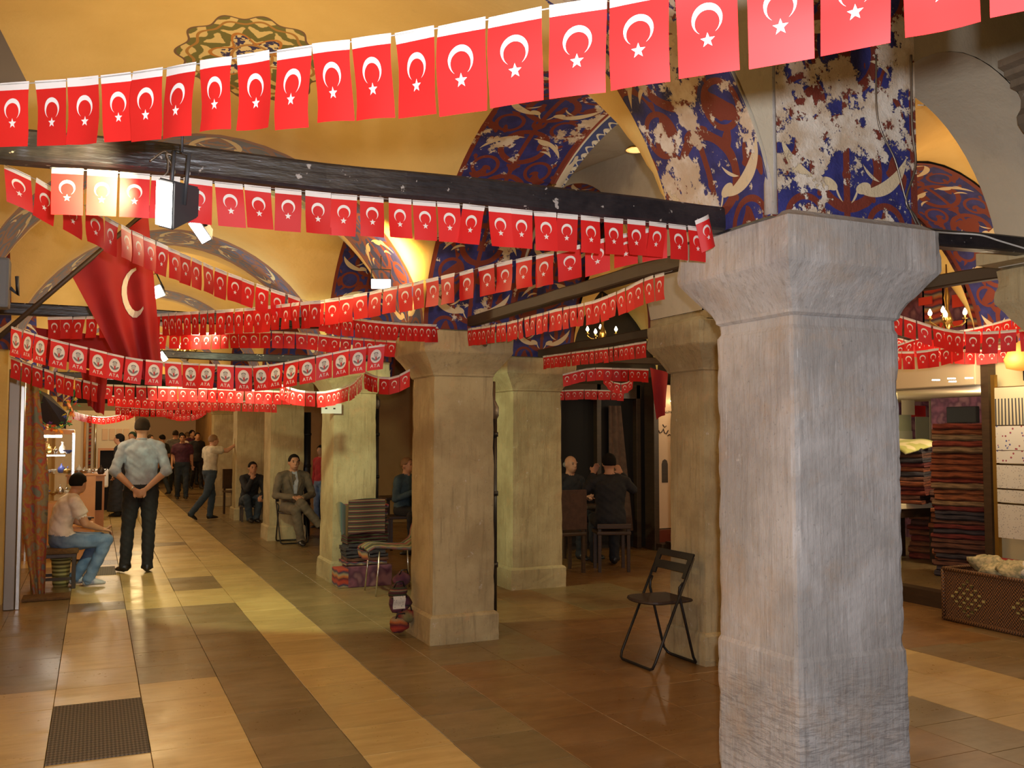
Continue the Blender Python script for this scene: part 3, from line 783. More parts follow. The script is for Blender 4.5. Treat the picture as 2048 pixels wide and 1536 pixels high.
def garland(label, pts3, meshes=FLAGS, w=FW, gap=1.13, tilt=.05, shear=1.0, seed=0, group=None, twist=.06, hs=1.0, cnt=None):
    r = random.Random(seed*7+3); path = crom([Vector(p) for p in pts3]); T = thing('flag_string', label, 'flags', path[0], 0, group)
    bm = bmesh.new(); tube(bm, [p-path[0]+Vector((0,0,-.004)) for p in path], .0012, 4); obj('string', bm, M['string'], T)
    L = [0]
    for p, q in zip(path, path[1:]): L.append(L[-1]+(q-p).length)
    if cnt:
        gap = L[-1]/cnt/w
        ws = min(1.2, max(.84, gap/1.1))
    else: ws = 1
    s = w*gap*.5; n = 0
    while s < L[-1]-w*.4:
        i = max(k for k in range(len(L)) if L[k] <= s); i = min(i, len(path)-2); t = (s-L[i])/(L[i+1]-L[i]); p = path[i].lerp(path[i+1], t)
        tg = (path[i+1]-path[i]).normalized()
        if tg.x*math.cos(YAW)-tg.y*math.sin(YAW) < 0: tg = -tg
        hx = Vector((tg.x, tg.y, tg.z*shear)).normalized(); hx = (Matrix.Rotation(r.gauss(0, twist), 3, 'Z') @ hx)
        dn = Vector((hx.x*r.gauss(0, tilt), hx.y*r.gauss(0, tilt), 1)).normalized()
        ny = dn.cross(hx).normalized(); ww = w*r.uniform(.97, 1.03); wx = ww*ws
        Mx = Matrix(((hx.x*wx, ny.x*ww, dn.x*ww*hs, p.x), (hx.y*wx, ny.y*ww, dn.y*ww*hs, p.y), (hx.z*wx, ny.z*ww, dn.z*ww*hs, p.z), (0,0,0,1)))
        o = bpy.data.objects.new('flag', r.choice(meshes)); COL.objects.link(o); o.parent = T
        o.matrix_parent_inverse = Matrix.Translation(-path[0]) @ Mx
        s += w*gap*r.uniform(.94, 1.06); n += 1
    return T
FH = FW*1.55*FPX
def gp(pts, f=.8):
    D = [FH/h for _, _, h in pts]; m = D[0]*.5+D[-1]*.5
    return [P(x, y, m+(d-m)*f) for (x, y, h), d in zip(pts, D)]
garland('nearest string of large red crescent flags, sweeping across the top of the photo', gp([(-60,172,122),(15,165,126),(140,157,131),(270,142,138),(415,120,148),(567,97,160),(740,73,175),(938,40,193),(1170,-2,207),(1440,-52,224),(1780,-130,246),(2160,-235,275)], .78), cnt=22, hs=1.04, w=.082, tilt=.035, seed=1, twist=.05)
garland('string of red flags hung straight under the black foreground beam', [at(x, y+3, 'Y', 2.93) for x, y in [(100,330),(300,345),(500,367),(718,388),(918,404),(1125,424),(1300,440),(1412,452)]], cnt=25, tilt=.05, seed=2)
garland('string of flags descending from the upper left below the beam end', gp([(5,325,84),(110,376,80),(222,438,73),(318,485,64),(425,532,56),(530,573,51),(625,604,48)]), seed=3, cnt=20)
garland('string of flags rising from the middle of the aisle up to the near capital', gp([(622,604,48),(713,588,51),(800,570,54),(900,548,59),(1000,525,63),(1115,500,68),(1235,470,70),(1330,450,72)]), seed=4, cnt=19)
garland('level string of flags across the aisle, running behind the big flag on its pole', gp([(95,634,44),(200,632,44),(300,628,45),(400,622,48),(500,615,51),(640,600,56)]), seed=5, cnt=28)
garland('short string of small flags ending on the middle capital from the left', gp([(640,622,42),(700,634,40),(760,642,38),(830,647,36),(908,650,34)]), seed=6, cnt=21)
garland('lower level string of flags beneath the long row, left of the middle pillar', gp([(290,664,33),(400,666,33),(500,662,34),(590,664,34),(700,675,33),(830,684,32)]), seed=7, gap=1.1)
garland('string of portrait flags lettered ATA sagging from the left shop', gp([(22,652,58),(90,674,54),(175,695,52),(262,715,50),(350,724,49),(440,729,49),(520,731,49),(612,716,50),(690,700,50),(775,688,50)]), ATAS, w=FW, seed=8, cnt=22)
garland('string of flags at the left shop front, under the portrait flags', gp([(20,712,44),(75,732,42),(130,750,40),(200,768,37)]), seed=9)
garland('far string of flags just below the portrait flags', gp([(205,768,30),(300,772,29),(400,775,28),(500,779,28),(610,784,27)]), seed=10, gap=1.08)
garland('sagging string of flags in front of the pale lit pillar top', gp([(560,768,30),(600,780,31),(650,782,31),(700,768,33),(728,742,36)]), seed=11, gap=1.05)
garland('sagging string of lamp-lit flags left of the middle capital', gp([(728,742,36),(755,752,34),(785,753,34),(812,742,34),(830,730,34)]), seed=12, gap=1.02)
garland('distant string of tiny flags, second row below the portrait flags', gp([(215,790,22),(310,797,21),(420,800,21),(560,803,22)]), seed=13, gap=1.05)
garland('tiny sagging string of flags above the left shops in the distance', gp([(145,822,16),(180,831,15),(215,833,15),(250,826,15),(280,815,15)]), seed=14, gap=1.05)
garland('tiny sagging string of flags above the distant crowd', gp([(315,815,14),(340,825,13),(365,829,13),(392,826,13),(415,815,13)]), seed=15, gap=1.05)
garland('thin distant string of flags left of the far pillars', gp([(230,812,17),(320,818,16),(400,812,16),(440,803,17)]), seed=16)
garland('string of flags hanging on the beam from the middle capital towards the near pillar', [at(x, y, 'X', 2.60) for x, y in [(935,657),(1010,645),(1060,632),(1120,616),(1180,603),(1240,580),(1290,556),(1345,540)]], seed=17, gap=1.08)
garland('string of flags hung on the beam between the second-row pillars', [at(x, y, 'X', 4.18) for x, y in [(1085,712),(1150,703),(1220,694),(1292,682)]], seed=18, gap=1.04)
garland('string of flags above the dark doorway, behind the second-row pillars', gp([(1125,748,26),(1180,736,26),(1240,736,26),(1305,738,27)]), seed=19, gap=1.03)
garland('lower short string of flags right above the dark doorway', gp([(1115,781,20),(1160,779,20),(1210,780,20),(1258,782,20)]), seed=20, gap=1.05)
garland('small sagging string of flags at the top of the dark doorway', gp([(1205,745,22),(1225,762,22),(1250,765,22),(1275,750,22)]), seed=21, gap=1.0)
garland('string of flags on the right, first below the painted arch', gp([(1780,624,40),(1830,640,41),(1880,655,42),(1930,662,44),(1990,662,45),(2070,655,46)]), seed=22, gap=1.12)
garland('lower string of flags on the right, above the carpet shop fascia', gp([(1780,702,36),(1830,702,36),(1880,695,37),(1925,682,38)]), seed=23, gap=1.1)
garland('slanting string of flags at the right edge, rising out of the photo', gp([(1790,690,30),(1850,672,31),(1950,655,33),(2060,625,36)]), seed=24, gap=1.05)
garland('lamp-lit string of flags behind the right-hand rows', gp([(1790,672,28),(1850,690,28),(1940,700,29),(2060,690,30)]), seed=25, gap=1.05)
# single loose flag flipped over the beam end
T = thing('loose_flag', 'single paper flag folded over the beam end beside the near capital', 'flag', at(1400, 470, 'Y', 2.9))
bm = bmesh.new(); grid(bm, 4, 4, lambda u, v: ((u-.5)*.06+v*.03, -.01-.02*math.sin(u*3), .05-v*.12+.03*u), uv=lambda u, v: (u, v*1.55)); obj('paper', bm, M['flag'], T)

# big cloth flags
def hung(name, label, poly, Y, nu=16, nv=22, amp=.05, waves=3, crescent=None, cat='flag', m=None):
    """poly: four corners in the photo (tl, tr, br, bl), standing around depth plane Y"""
    q = [at(px, py, 'Y', Y) for px, py in poly]; c = q[0].copy(); T = thing(name, label, cat, c)
    def f(u, v):
        p = q[0].lerp(q[1], u).lerp(q[3].lerp(q[2], u), v)-c
        return p+Vector((0, amp*math.sin(u*waves*6.28+v*2)*(.25+.75*v)+.04*v, amp*.3*math.sin(u*9)*v))
    bm = bmesh.new(); grid(bm, nu, nv, f); obj('cloth', bm, m or M['redcloth'], T)
    if crescent:
        bm = bmesh.new(); cu, cv, R = crescent; pts = []
        for k in range(13):
            a = math.radians(65+k*(230/12)); pts.append((cu+R*math.cos(a), cv-R*.8*math.sin(a)))
        inn = [(cu+R*.22+R*.80*math.cos(math.radians(75+k*(210/12))), cv-R*.66*math.sin(math.radians(75+k*(210/12)))) for k in range(13)]
        A = [bm.verts.new(Vector(f(*p))+Vector((0, -.006, 0))) for p in pts]; B = [bm.verts.new(Vector(f(*p))+Vector((0, -.006, 0))) for p in inn]
        for k in range(12): bm.faces.new((A[k], A[k+1], B[k+1], B[k]))
        obj('crescent', bm, M['whitecloth'], T)
    return T
hung('large_flag', 'large dark red cloth flag with a pale crescent, hanging from a slanted pole', [(140,545),(296,428),(326,735),(262,770)], 5.6, 20, 30, .05, 2, crescent=(.66, .42, .20))
T = thing('flag_pole', 'long slanted wooden pole carrying the large red flag at the left', 'pole', at(-20, 690, 'Y', 5.55)); bm = bmesh.new()
a, b = at(-20, 690, 'Y', 5.55), at(305, 412, 'Y', 5.62); tube(bm, [(0,0,0), b-a], .013, 8); obj('rod', bm, M['beam_brown'], T)
hung('hanging_flag', 'small dark red cloth flag hanging at the left, beyond the portrait flags', [(160,735),(215,752),(208,832),(176,812)], 9.2, 8, 10, .04, 2)
hung('hanging_flag', 'red cloth flag hanging beside the second-row pillar, above the peach display', [(1300,735),(1336,745),(1340,815),(1322,840)], 7.6, 8, 10, .04, 1)
hung('hanging_flag', 'red flag with small white star behind the portrait flags at the far left', [(70,655),(262,678),(255,745),(95,720)], 7.6, 12, 10, .04, 2)

# ================================================================= LAMPS
def flood(label, px, py, Y, w, h, d, tgt, glow, group=None, hang=.12, axis='Y', lean=0):
    c = at(px, py, axis, Y); T = thing('floodlight', label, 'lamp', c, 0, group)
    dr = (Vector(tgt)-c).normalized(); R = dr.to_track_quat('Y', 'Z').to_matrix() @ Matrix.Rotation(lean, 3, 'Y')
    def tr(bm):
        for v in bm.verts: v.co = R @ v.co
    bm = bmesh.new()
    prf = [(-w/2, 0), (w/2, 0), (w*.30, -d), (-w*.30, -d)]
    A = [bm.verts.new((x, y, -h/2*(1 if y == 0 else .62))) for x, y in prf]; B = [bm.verts.new((x, y, h/2*(1 if y == 0 else .62))) for x, y in prf]
    for k in range(4): bm.faces.new((A[k], A[(k+1)%4], B[(k+1)%4], B[k]))
    bm.faces.new(A); bm.faces.new(B); bmesh.ops.bevel(bm, geom=bm.edges[:], offset=min(w, h)*.08, segments=2, affect='EDGES'); tr(bm); obj('housing', bm, M['lamp_black'], T)
    bm = bmesh.new(); box(bm, -w/2*.9, w/2*.9, 0.001, .008, -h/2*.88, h/2*.88, bev=.002); tr(bm); obj('lit_glass', bm, glow, T)
    bm = bmesh.new(); tube(bm, [(-w*.45, -d*.4, 0), (-w*.45, -d*.5, h*.6+hang*.5), (w*.45, -d*.5, h*.6+hang*.5), (w*.45, -d*.4, 0)], .006, 6)
    tr(bm); obj('bracket', bm, M['lamp_black'], T)
    bm = bmesh.new(); tube(bm, [R @ Vector((0, -d*.5, h*.6+hang*.5)), (R @ Vector((0, -d*.5, h*.6+hang*.5)))+Vector((0, 0, .10))], .004, 5); obj('cable', bm, M['lamp_black'], T)
    return T
flood('dazzling long floodlight wired under the black foreground beam', 330, 408, 2.83, .062, .145, .12, (-1.3, 1.6, 1.7), M['glow'], lean=-.30)
flood('second smaller white floodlight, just beyond and below the dazzling one', 400, 462, 4.2, .05, .115, .10, (-.9, 1.0, .6), M['glow'], lean=.5)
flood('third white floodlight beside the large cloth flag', 314, 584, 6.8, .09, .09, .10, (-1.0, 2.0, .6), M['glow'], lean=.4)
flood('square floodlight glowing at the painted arch left of the middle pillar', 762, 568, 6.45, .15, .075, .09, at(770, 560, 'Y', 5.0), M['glow'])
flood('tiny bluish floodlight under the flags, left of the far chandelier', 326, 713, 9.0, .05, .10, .08, at(300, 760, 'Y', 8.0), M['glow'], lean=.6)
def chandelier(label, c, bulbs, R=.2, group=None):
    T = thing('chandelier', label, 'chandelier', c); bm = bmesh.new()
    lathe(bm, [(.006,.5),(.012,.28),(.03,.2),(.014,.1),(.04,.03),(.05,0),(.03,-.05),(.008,-.10)], n=12); obj('stem', bm, M['brass'], T, smooth=True)
    for k, b in enumerate(bulbs):
        v = Vector(b)-Vector(c); bm = bmesh.new(); h = Vector((v.x, v.y, 0))
        tube(bm, [(0,0,.02), h*.35+Vector((0,0,-.07)), h*.75+Vector((0,0,v.z-.11)), h+Vector((0,0,v.z-.08)), h+Vector((0,0,v.z-.05))], .007, 6)
        lathe(bm, [(.022, 0), (.026, .008), (.011, .012), (.011, .035)], c=(v.x, v.y, v.z-.055), n=10); a = obj('arm', bm, M['brass'], T)
        bm = bmesh.new(); lathe(bm, [(.008,-.022),(.017,-.008),(.019,.004),(.012,.022),(.003,.040)], c=v, n=12); obj('bulb', bm, M['glow_warm'], a, smooth=True)
    return T
c = at(1205, 668, 'Y', 9.9); chandelier('candle-style chandelier glowing above the dark doorway', c, [at(x, y, 'Y', 9.9+d) for x, y, d in ((1175,659,-.02),(1191,664,-.2),(1201,655,.1),(1232,659,0))])
c = at(375, 706, 'Y', 12.2); chandelier('chandelier with candle bulbs hanging over the aisle in the distance', c, [at(x, y, 'Y', 12.2+d) for x, y, d in ((357,694,0),(364,688,.15),(391,693,0))])
c = at(1895, 640, 'X', 6.9); chandelier('chandelier on the right, in front of the hanging red rugs', c, [at(x, y, 'X', 6.9+d) for x, y, d in ((1860,627,0),(1886,621,.1),(1891,630,-.1),(1930,625,0))])
# saucer lamp in the small dome, ball on the middle capital
T = thing('saucer_lamp', 'round yellow saucer lamp inside the grey vault beside the painted pier', 'lamp', at(1272, 300, 'X', 3.35)); bm = bmesh.new()
lathe(bm, [(.02,.03),(.06,.015),(.075,0)], n=20); obj('shade', bm, M['brass'], T, smooth=True); bm = bmesh.new(); lathe(bm, [(.07,-.001),(.04,-.010),(.01,-.012)], n=20); obj('lens', bm, M['glow_soft'], T)
bm = bmesh.new(); tube(bm, [(0,0,.02),(0,0,.30)], .005, 6); obj('rod', bm, M['brass'], T)
T = thing('ball_lamp', 'small glass ball lamp fixed to the middle capital', 'lamp', at(970, 688, 'Y', 6.66)); bm = bmesh.new(); blob(bm, (0,0,0), .022, .022, .022); obj('ball', bm, M['steel'], T)
bm = bmesh.new(); tube(bm, [(0,0,0),(0.0,.03,.02),(.0,.06,.03)], .008, 6); obj('socket', bm, M['steel'], T)
T = thing('wall_spotlight', 'small brass spotlight on the arch edge above the foreground beam', 'lamp', at(1100, 379, 'X', 2.92)); bm = bmesh.new(); lathe(bm, [(.012,.04),(.03,.02),(.034,-.02)], n=14); obj('shade', bm, M['brass'], T, smooth=True)
bm = bmesh.new(); tube(bm, [(0,0,.03),(.06,.03,.05)], .006, 6); obj('bracket', bm, M['brass'], T)

# floodlight clamped in the far left upper corner
T = thing('box_lamp', 'grey box-shaped lamp housing at the left edge', 'lamp', at(4, 565, 'Y', 4.4)); bm = bmesh.new(); box(bm, -.14, .03, -.05, .05, -.11, .10, bev=.012); obj('housing', bm, material('grey_paint', (.10, .095, .09), .6), T); bm = bmesh.new(); tube(bm, [(.03,0,-.02),(.06,0,-.05),(.055,0,.03)], .008, 6); obj('clamp', bm, M['lamp_black'], T)
# electric cables on the near pier and by the right beam
def wire(label, pts, r=.004, m='lamp_black'):
    bm = bmesh.new(); tube(bm, crom([Vector(p) for p in pts], 8), r, 6); o = obj('cable', bm, M[m]); return tag(o, label, 'cable')
wire('thin grey cable running down the right side of the painted pier front', [at(x, y, 'Y', 2.69) for x, y in [(1822,110),(1824,250),(1831,330),(1812,400),(1830,432),(1846,462)]], .005, 'steel')
wire('thin cable crossing the flaking paint diagonally on the near pier', [at(x, y, 'Y', 2.69) for x, y in [(1752,110),(1756,240),(1790,320),(1812,400),(1834,452)]], .004, 'steel')
wire('pale loose cable draped over the beam at the right edge', [at(1846,462,'Y',2.62), at(1900,466,'Y',2.8), at(1960,470,'Y',2.8), at(2000,482,'Y',2.8), at(2060,500,'Y',2.8)], .004, 'paper_white')
wire('thin wire stretched inside the small right-hand arch', [at(1836,210,'Y',3.3), at(1865,212,'Y',3.3), at(1900,222,'Y',3.3)], .003, 'paper_white')
# twigs of wire holding the near floodlight
wire('twisted wire tying the dazzling floodlight to the beam', [at(x, y, 'Y', 2.95) for x, y in [(300,322),(332,303),(336,340),(328,352),(350,345),(333,310),(350,312)]], .003, 'steel')

# ================================================================= PIPES BESIDE THE PILLARS
def pipe(label, x, y, ztop=2.05, zf=1.78, r=.06, funnel=True):
    T = thing('drain_pipe', label, 'pipe', (x, y, 0)); bm = bmesh.new(); tube(bm, [(0,0,0),(0,0,zf)], r, 14); 
    for z in (.5, 1.1, 1.6): lathe(bm, [(r+.001, z-.02),(r+.009, z-.02),(r+.009, z+.02),(r+.001, z+.02)], n=14)
    obj('black_pipe', bm, M['black_metal'], T, smooth=True)
    if funnel:
        bm = bmesh.new(); lathe(bm, [(r*.9, zf-.06),(r*1.25, zf-.02),(r*1.25, zf+.05),(r*.75, zf+.11),(r*.75, ztop)], n=14); obj('grey_elbow', bm, M['steel'], T, smooth=True)
    return T
pipe('black drain pipe with a grey top, squeezed between the middle and second-row pillars', 3.07, 7.32)
pipe('black drain pipe right of the pale lit pillar with the kilim stack', 3.02, 10.75, 2.0, 1.95, .055)
pipe('black drain pipe right of the pillar behind the suited man', 3.06, 14.85, 2.3, 1.95, .075, False)

# ================================================================= FURNITURE AND GOODS
ORD = 'first second third fourth fifth sixth seventh eighth ninth tenth eleventh twelfth thirteenth fourteenth fifteenth sixteenth seventeenth eighteenth nineteenth twentieth'.split()
def colname(m):
    n = m.name
    if n.startswith('folded_textile'): return ['dark red', 'deep maroon', 'orange', 'brown', 'black', 'beige', 'rust red', 'reddish brown'][int(n.split('_')[2].split('.')[0])]
    return {'kilim_striped': 'striped', 'kilim_red': 'red striped', 'kilim_green': 'green'}.get(n, 'plain')

def chairset(T, m_frame=M['black_metal'], seatm=None):
    """steel folding chair: facing local -X? built facing +Y (front)"""
    seatm = seatm or material('folding_seat', (.035, .02, .016), .55)
    w = .205; r = .0105
    # front-leg/back frame: from floor front up to the backrest (leans back)
    f0, f1 = Vector((0, .22, .012)), Vector((0, -.20, .80))
    for nm, s in (('back_frame', 1),):
        bm = bmesh.new()
        pts = [Vector((-w, .22+.0, .03)), Vector((-w, -.17, .74))]
        loop = [(-w, -.175, .745), (-w, .205, .06), (-w+.01, .222, .022), (-w+.035, .226, .012), (w-.035, .226, .012), (w-.01, .222, .022), (w, .205, .06), (w, -.175, .745)]
        tube(bm, loop, r, 8); obj('front_frame', bm, m_frame, T)
    bm = bmesh.new(); w2 = w-.03
    loop = [(-w, -.085, .575), (-w2, -.02, .51), (-w2, .03, .44), (-w2, -.215, .06), (-w2+.01, -.235, .022), (-w2+.03, -.238, .012), (w2-.03, -.238, .012), (w2-.01, -.235, .022), (w2, -.215, .06), (w2, .03, .44), (w2, -.02, .51), (w, -.085, .575)]
    loop = [(-w+.02, -.088, .575), (-w2, -.06, .545), (-w2, -.055, .50), (-w2, -.19, .06), (-w2+.01, -.222, .022), (-w2+.03, -.238, .012), (w2-.03, -.238, .012), (w2-.01, -.222, .022), (w2, -.19, .06), (w2, -.055, .50), (w2, -.06, .545), (w-.02, -.088, .575)]
    tube(bm, loop, r, 8); obj('rear_frame', bm, m_frame, T)
    # seat with rounded front
    bm = bmesh.new(); out = []
    for k in range(13):
        a = math.pi*k/12; out.append((w2*math.cos(a)*1.05, .12+.12*math.sin(a)))
    out += [(-w2*1.0, -.12), (-w2*.9, -.20), (w2*.9, -.20), (w2*1.0, -.12)]
    for z, s in ((.435, 1), (.452, 1.02), (.458, .96)):
        pass
    L = [[bm.verts.new((x*s, y*s, z)) for x, y in out] for z, s in ((.436, .98), (.444, 1.02), (.456, 1.0), (.459, .95))]
    for A, B in zip(L, L[1:]):
        for k in range(len(out)): bm.faces.new((A[k], A[(k+1)%len(out)], B[(k+1)%len(out)], B[k]))
    bm.faces.new(L[0][::-1]); bm.faces.new(L[-1]); obj('seat', bm, seatm, T)
    # backrest plate with a slot
    bm = bmesh.new(); y0, z0, y1, z1 = -.118, .64, -.180, .77
    def pt(u, v, o=0): return Vector((u*w, y0+(y1-y0)*v+o*.85, z0+(z1-z0)*v+o*.45))
    us = [-1.03, -.78, -.60, .60, .78, 1.03]; vs = [-.28, .0, .42, .68, 1.0]
    for o in (-.007, .007):
        for i in range(5):
            for j in range(4):
                if 1 <= i <= 3 and j == 2: continue
                if j == 0 and 1 <= i <= 3: continue
                bm.faces.new([bm.verts.new(pt(us[a], vs[b], o)) for a, b in ((i, j), (i+1, j), (i+1, j+1), (i, j+1))])
    bmesh.ops.remove_doubles(bm, verts=bm.verts, dist=.0005)
    be = [e for e in bm.edges if len(e.link_faces) == 1]
    bmesh.ops.bridge_loops(bm, edges=be) if False else None
    # side walls
    def wall(a, b):
        bm.faces.new([bm.verts.new(pt(*a, -.007)), bm.verts.new(pt(*b, -.007)), bm.verts.new(pt(*b, .007)), bm.verts.new(pt(*a, .007))])
    for a, b in (((-1.03,-.28),(-1.03,1)),((-1.03,1),(1.03,1)),((1.03,1),(1.03,-.28)),((-.78,-.28),(-.78,0)),((-.78,0),(.78,0)),((.78,0),(.78,-.28)),((-.78,.42),(.78,.42)),((.78,.42),(.78,.68)),((.78,.68),(-.78,.68)),((-.78,.68),(-.78,.42))): wall(a, b)
    obj('backrest', bm, m_frame, T)
FC = thing('folding_chair', 'empty black folding chair standing before the half-hidden pillar', 'chair', (3.645, 5.62, 0), math.radians(92)); chairset(FC); FC.scale = (1, .86, 1)

# left: post, hanging textile, stool, basket, doormat
T = thing('metal_post', 'polished metal shop post at the left edge', 'post', (-.66, 9.72, 0)); bm = bmesh.new(); box(bm, -.075, .02, -.05, .05, 0, 2.2, bev=.008); obj('post_face', bm, M['steel'], T); bm = bmesh.new(); box(bm, .022, .06, -.045, .03, 0, 2.2, bev=.006); obj('corner_strip', bm, M['chrome'], T)
T = thing('hanging_textile', 'tall floral embroidered textile hanging behind the metal post', 'textile', (-.5, 10.5, 1.95))
bm = bmesh.new()
tl, tr_, bl, br = at(40,760,'Y',10.5), at(62,735,'Y',10.9), at(28,1010,'Y',10.3), at(122,1100,'Y',10.5)
def tf(u, v):
    # leaf-like outline: narrow top, wide middle, tapering to lower right
    top = at(45+u*28, 740, 'Y', 10.6); mid = at(26+u*72, 960, 'Y', 10.5); bot = at(66+u*24, 1192, 'Y', 10.5)
    p = (top*(1-v)**2+mid*2*v*(1-v)+bot*v*v) if False else (top.lerp(mid, v*2) if v < .5 else mid.lerp(bot, v*2-1))
    return p-Vector((-.5, 10.5, 1.95))+Vector((0, .03*math.sin(u*14+v*3), 0))
grid(bm, 14, 26, tf); obj('cloth', bm, M['suzani'], T)
T = thing('hanging_textile', 'yellow patterned strip of cloth behind the taller textile at the left', 'textile', at(85, 900, 'Y', 10.9)); bm = bmesh.new(); c = at(85, 900, 'Y', 10.9)
grid(bm, 10, 16, lambda u, v: at(60+u*26*(.4+.6*v), 745+v*440, 'Y', 10.9)-c+Vector((0, .02*math.sin(u*16), 0))); obj('cloth', bm, M['suzani'], T)
T = thing('wooden_stool', 'low square stool with a brown cushion that the boy sits on', 'stool', (-.33, 10.95, 0))
bm = bmesh.new(); box(bm, -.21, .20, -.2, .2, .36, .42, bev=.022); obj('cushion', bm, M['doormat'], T)
bm = bmesh.new(); box(bm, -.19, .18, -.18, .18, .32, .36, bev=.005); obj('seat_frame', bm, M['wood_dark'], T)
for x in (-.165, .155):
    for y in (-.165, .165): bm = bmesh.new(); box(bm, x-.02, x+.02, y-.02, y+.02, 0, .33, bev=.004); obj('leg', bm, M['beam_brown'], T)
for z in (.09,):
    bm = bmesh.new(); box(bm, -.16, .15, -.172, -.155, z, z+.03); box(bm, -.16, .15, .155, .172, z, z+.03); obj('stretcher', bm, M['beam_brown'], T)
T = thing('wicker_basket', 'small greenish wicker basket standing under the stool', 'basket', (-.30, 10.98, 0)); bm = bmesh.new()
lathe(bm, [(.07,0),(.08,.03),(.085,.15),(.095,.28),(.10,.29),(.09,.27),(.07,.05)], n=18); obj('woven_body', bm, M['wicker_light'], T, smooth=True)
bm = bmesh.new(); lathe(bm, [(.094,.28),(.104,.285),(.104,.30),(.092,.30)], n=18); obj('rim', bm, M['wicker_light'], T, smooth=True)
bm = bmesh.new(); c = (-.42, 10.15, 0); box(bm, -.21, .21, -.14, .14, 0.001, .03, bev=.008); T = obj('doormat', bm, M['doormat'], None, (-.40, 10.22, 0)); tag(T, 'brown doormat lying before the stool at the left', 'mat')
bm = bmesh.new(); box(bm, -.238, .238, -.53, .53, -.0, .006, bev=.002); T = obj('ribbed_mat', bm, M['mat'], None, (.05, 5.635, 0)); tag(T, 'large grey ribbed mat set into the floor at the lower left', 'mat')
bm = bmesh.new(); box(bm, -.2, .2, -.36, .36, -.0, .006, bev=.002); T = obj('ribbed_mat', bm, M['mat'], None, (.05, 12.0, 0)); tag(T, 'dark mat on the floor left of the standing man in the light blue shirt', 'mat')
# purple-red wrapped stand at the very left edge, near
T = thing('rug_bale', 'dark red bale with fringe cut by the left edge of the photo', 'textile', (-.60, 6.85, 0)); bm = bmesh.new(); box(bm, -.3, .035, -.1, .3, 0, .48, bev=.03); obj('dark_base', bm, M['rug_purple'], T)
bm = bmesh.new(); box(bm, -.3, .03, -.1, .28, .485, 1.0, bev=.03); obj('red_cover', bm, M['kilim_b'], T)

# glass showcase with ware
SHX = -.52
T = thing('glass_showcase', 'glass showcase with lit shelves behind the seated boy', 'showcase', (SHX, 13.6, 0))
for x in (-.26, .26):
    for y in (-.25, .25): bm = bmesh.new(); box(bm, x-.012, x+.012, y-.012, y+.012, 0, 1.62); obj('post', bm, M['chrome'], T)
for z in (.80, 1.08, 1.34): bm = bmesh.new(); box(bm, -.25, .25, -.24, .24, z, z+.012); obj('shelf', bm, M['glass'], T)
bm = bmesh.new(); box(bm, -.27, .27, -.26, .26, 1.60, 1.66, bev=.006); obj('top_board', bm, M['wood_orange'], T)
bm = bmesh.new(); box(bm, -.27, .27, -.26, .26, 0, .72, bev=.006); obj('cabinet', bm, M['wood_orange'], T)
bm = bmesh.new(); box(bm, -.255, .255, -.262, -.256, .74, 1.6); obj('pane', bm, M['glass'], T)
bm = bmesh.new(); box(bm, .256, .262, -.24, .24, .74, 1.6); obj('pane', bm, M['glass'], T)
bm = bmesh.new(); box(bm, -.10, .12, -.05, .05, 1.56, 1.59); obj('light_tube', bm, M['glow'], T)
bm = bmesh.new(); box(bm, -.05, .16, -.05, .03, 1.315, 1.33); obj('light_tube', bm, M['glow'], T)
def ware(label, x, y, z, kind, m, s=1, group=None):
    bm = bmesh.new()
    prf = {'cup': [(.02,0),(.022,.005),(.012,.012),(.03,.04),(.038,.07),(.034,.07),(.02,.02)],
           'bowl': [(.03,0),(.03,.008),(.06,.025),(.085,.055),(.080,.056),(.05,.03),(.01,.018)],
           'vase': [(.03,0),(.055,.05),(.05,.10),(.02,.15),(.018,.18),(.03,.20),(.024,.20)],
           'pot': [(.04,0),(.06,.03),(.055,.08),(.03,.11),(.025,.115),(.008,.13),(.012,.145),(.004,.155)],
           'box': [(.05,0),(.055,.01),(.055,.05),(.05,.06),(.02,.075),(.003,.08)]}[kind]
    lathe(bm, [(r*s, z_*s) for r, z_ in prf], n=14)
    if kind == 'pot': tube(bm, [(.05*s,0,.05*s),(.085*s,0,.07*s),(.10*s,0,.11*s)], .008*s, 6)
    o = obj({'cup': 'cup', 'bowl': 'bowl', 'vase': 'vase', 'pot': 'teapot', 'box': 'round_box'}[kind], bm, m, None, (x, y, z), smooth=True)
    return tag(o, label, {'cup': 'cup', 'bowl': 'bowl', 'vase': 'vase', 'pot': 'teapot', 'box': 'box'}[kind], group)
r2 = random.Random(4)
for z, kinds in ((.812, 'bowl box cup bowl pot cup'), (1.092, 'cup vase bowl cup pot box'), (1.352, 'vase cup pot cup vase bowl')):
    for k, kd in enumerate(kinds.split()):
        mm = [M['silver_goods'], M['white_goods'], M['blue_goods'], M['brass']][(k+int(z*10)) % 4]
        ware('%s %s, %s along the %s shelf of the glass showcase' % (('silver', 'white', 'blue', 'brass')[(k+int(z*10)) % 4], {'box': 'round box', 'pot': 'teapot'}.get(kd, kd), ORD[k], 'lowest' if z < 1 else 'middle' if z < 1.2 else 'top'), SHX-.18+.075*k+r2.uniform(-.01, .01), 13.6+(-.12 if k % 2 else .08), z, kd, mm, .8 if kd != 'vase' else .75, 'ware on the showcase shelves')
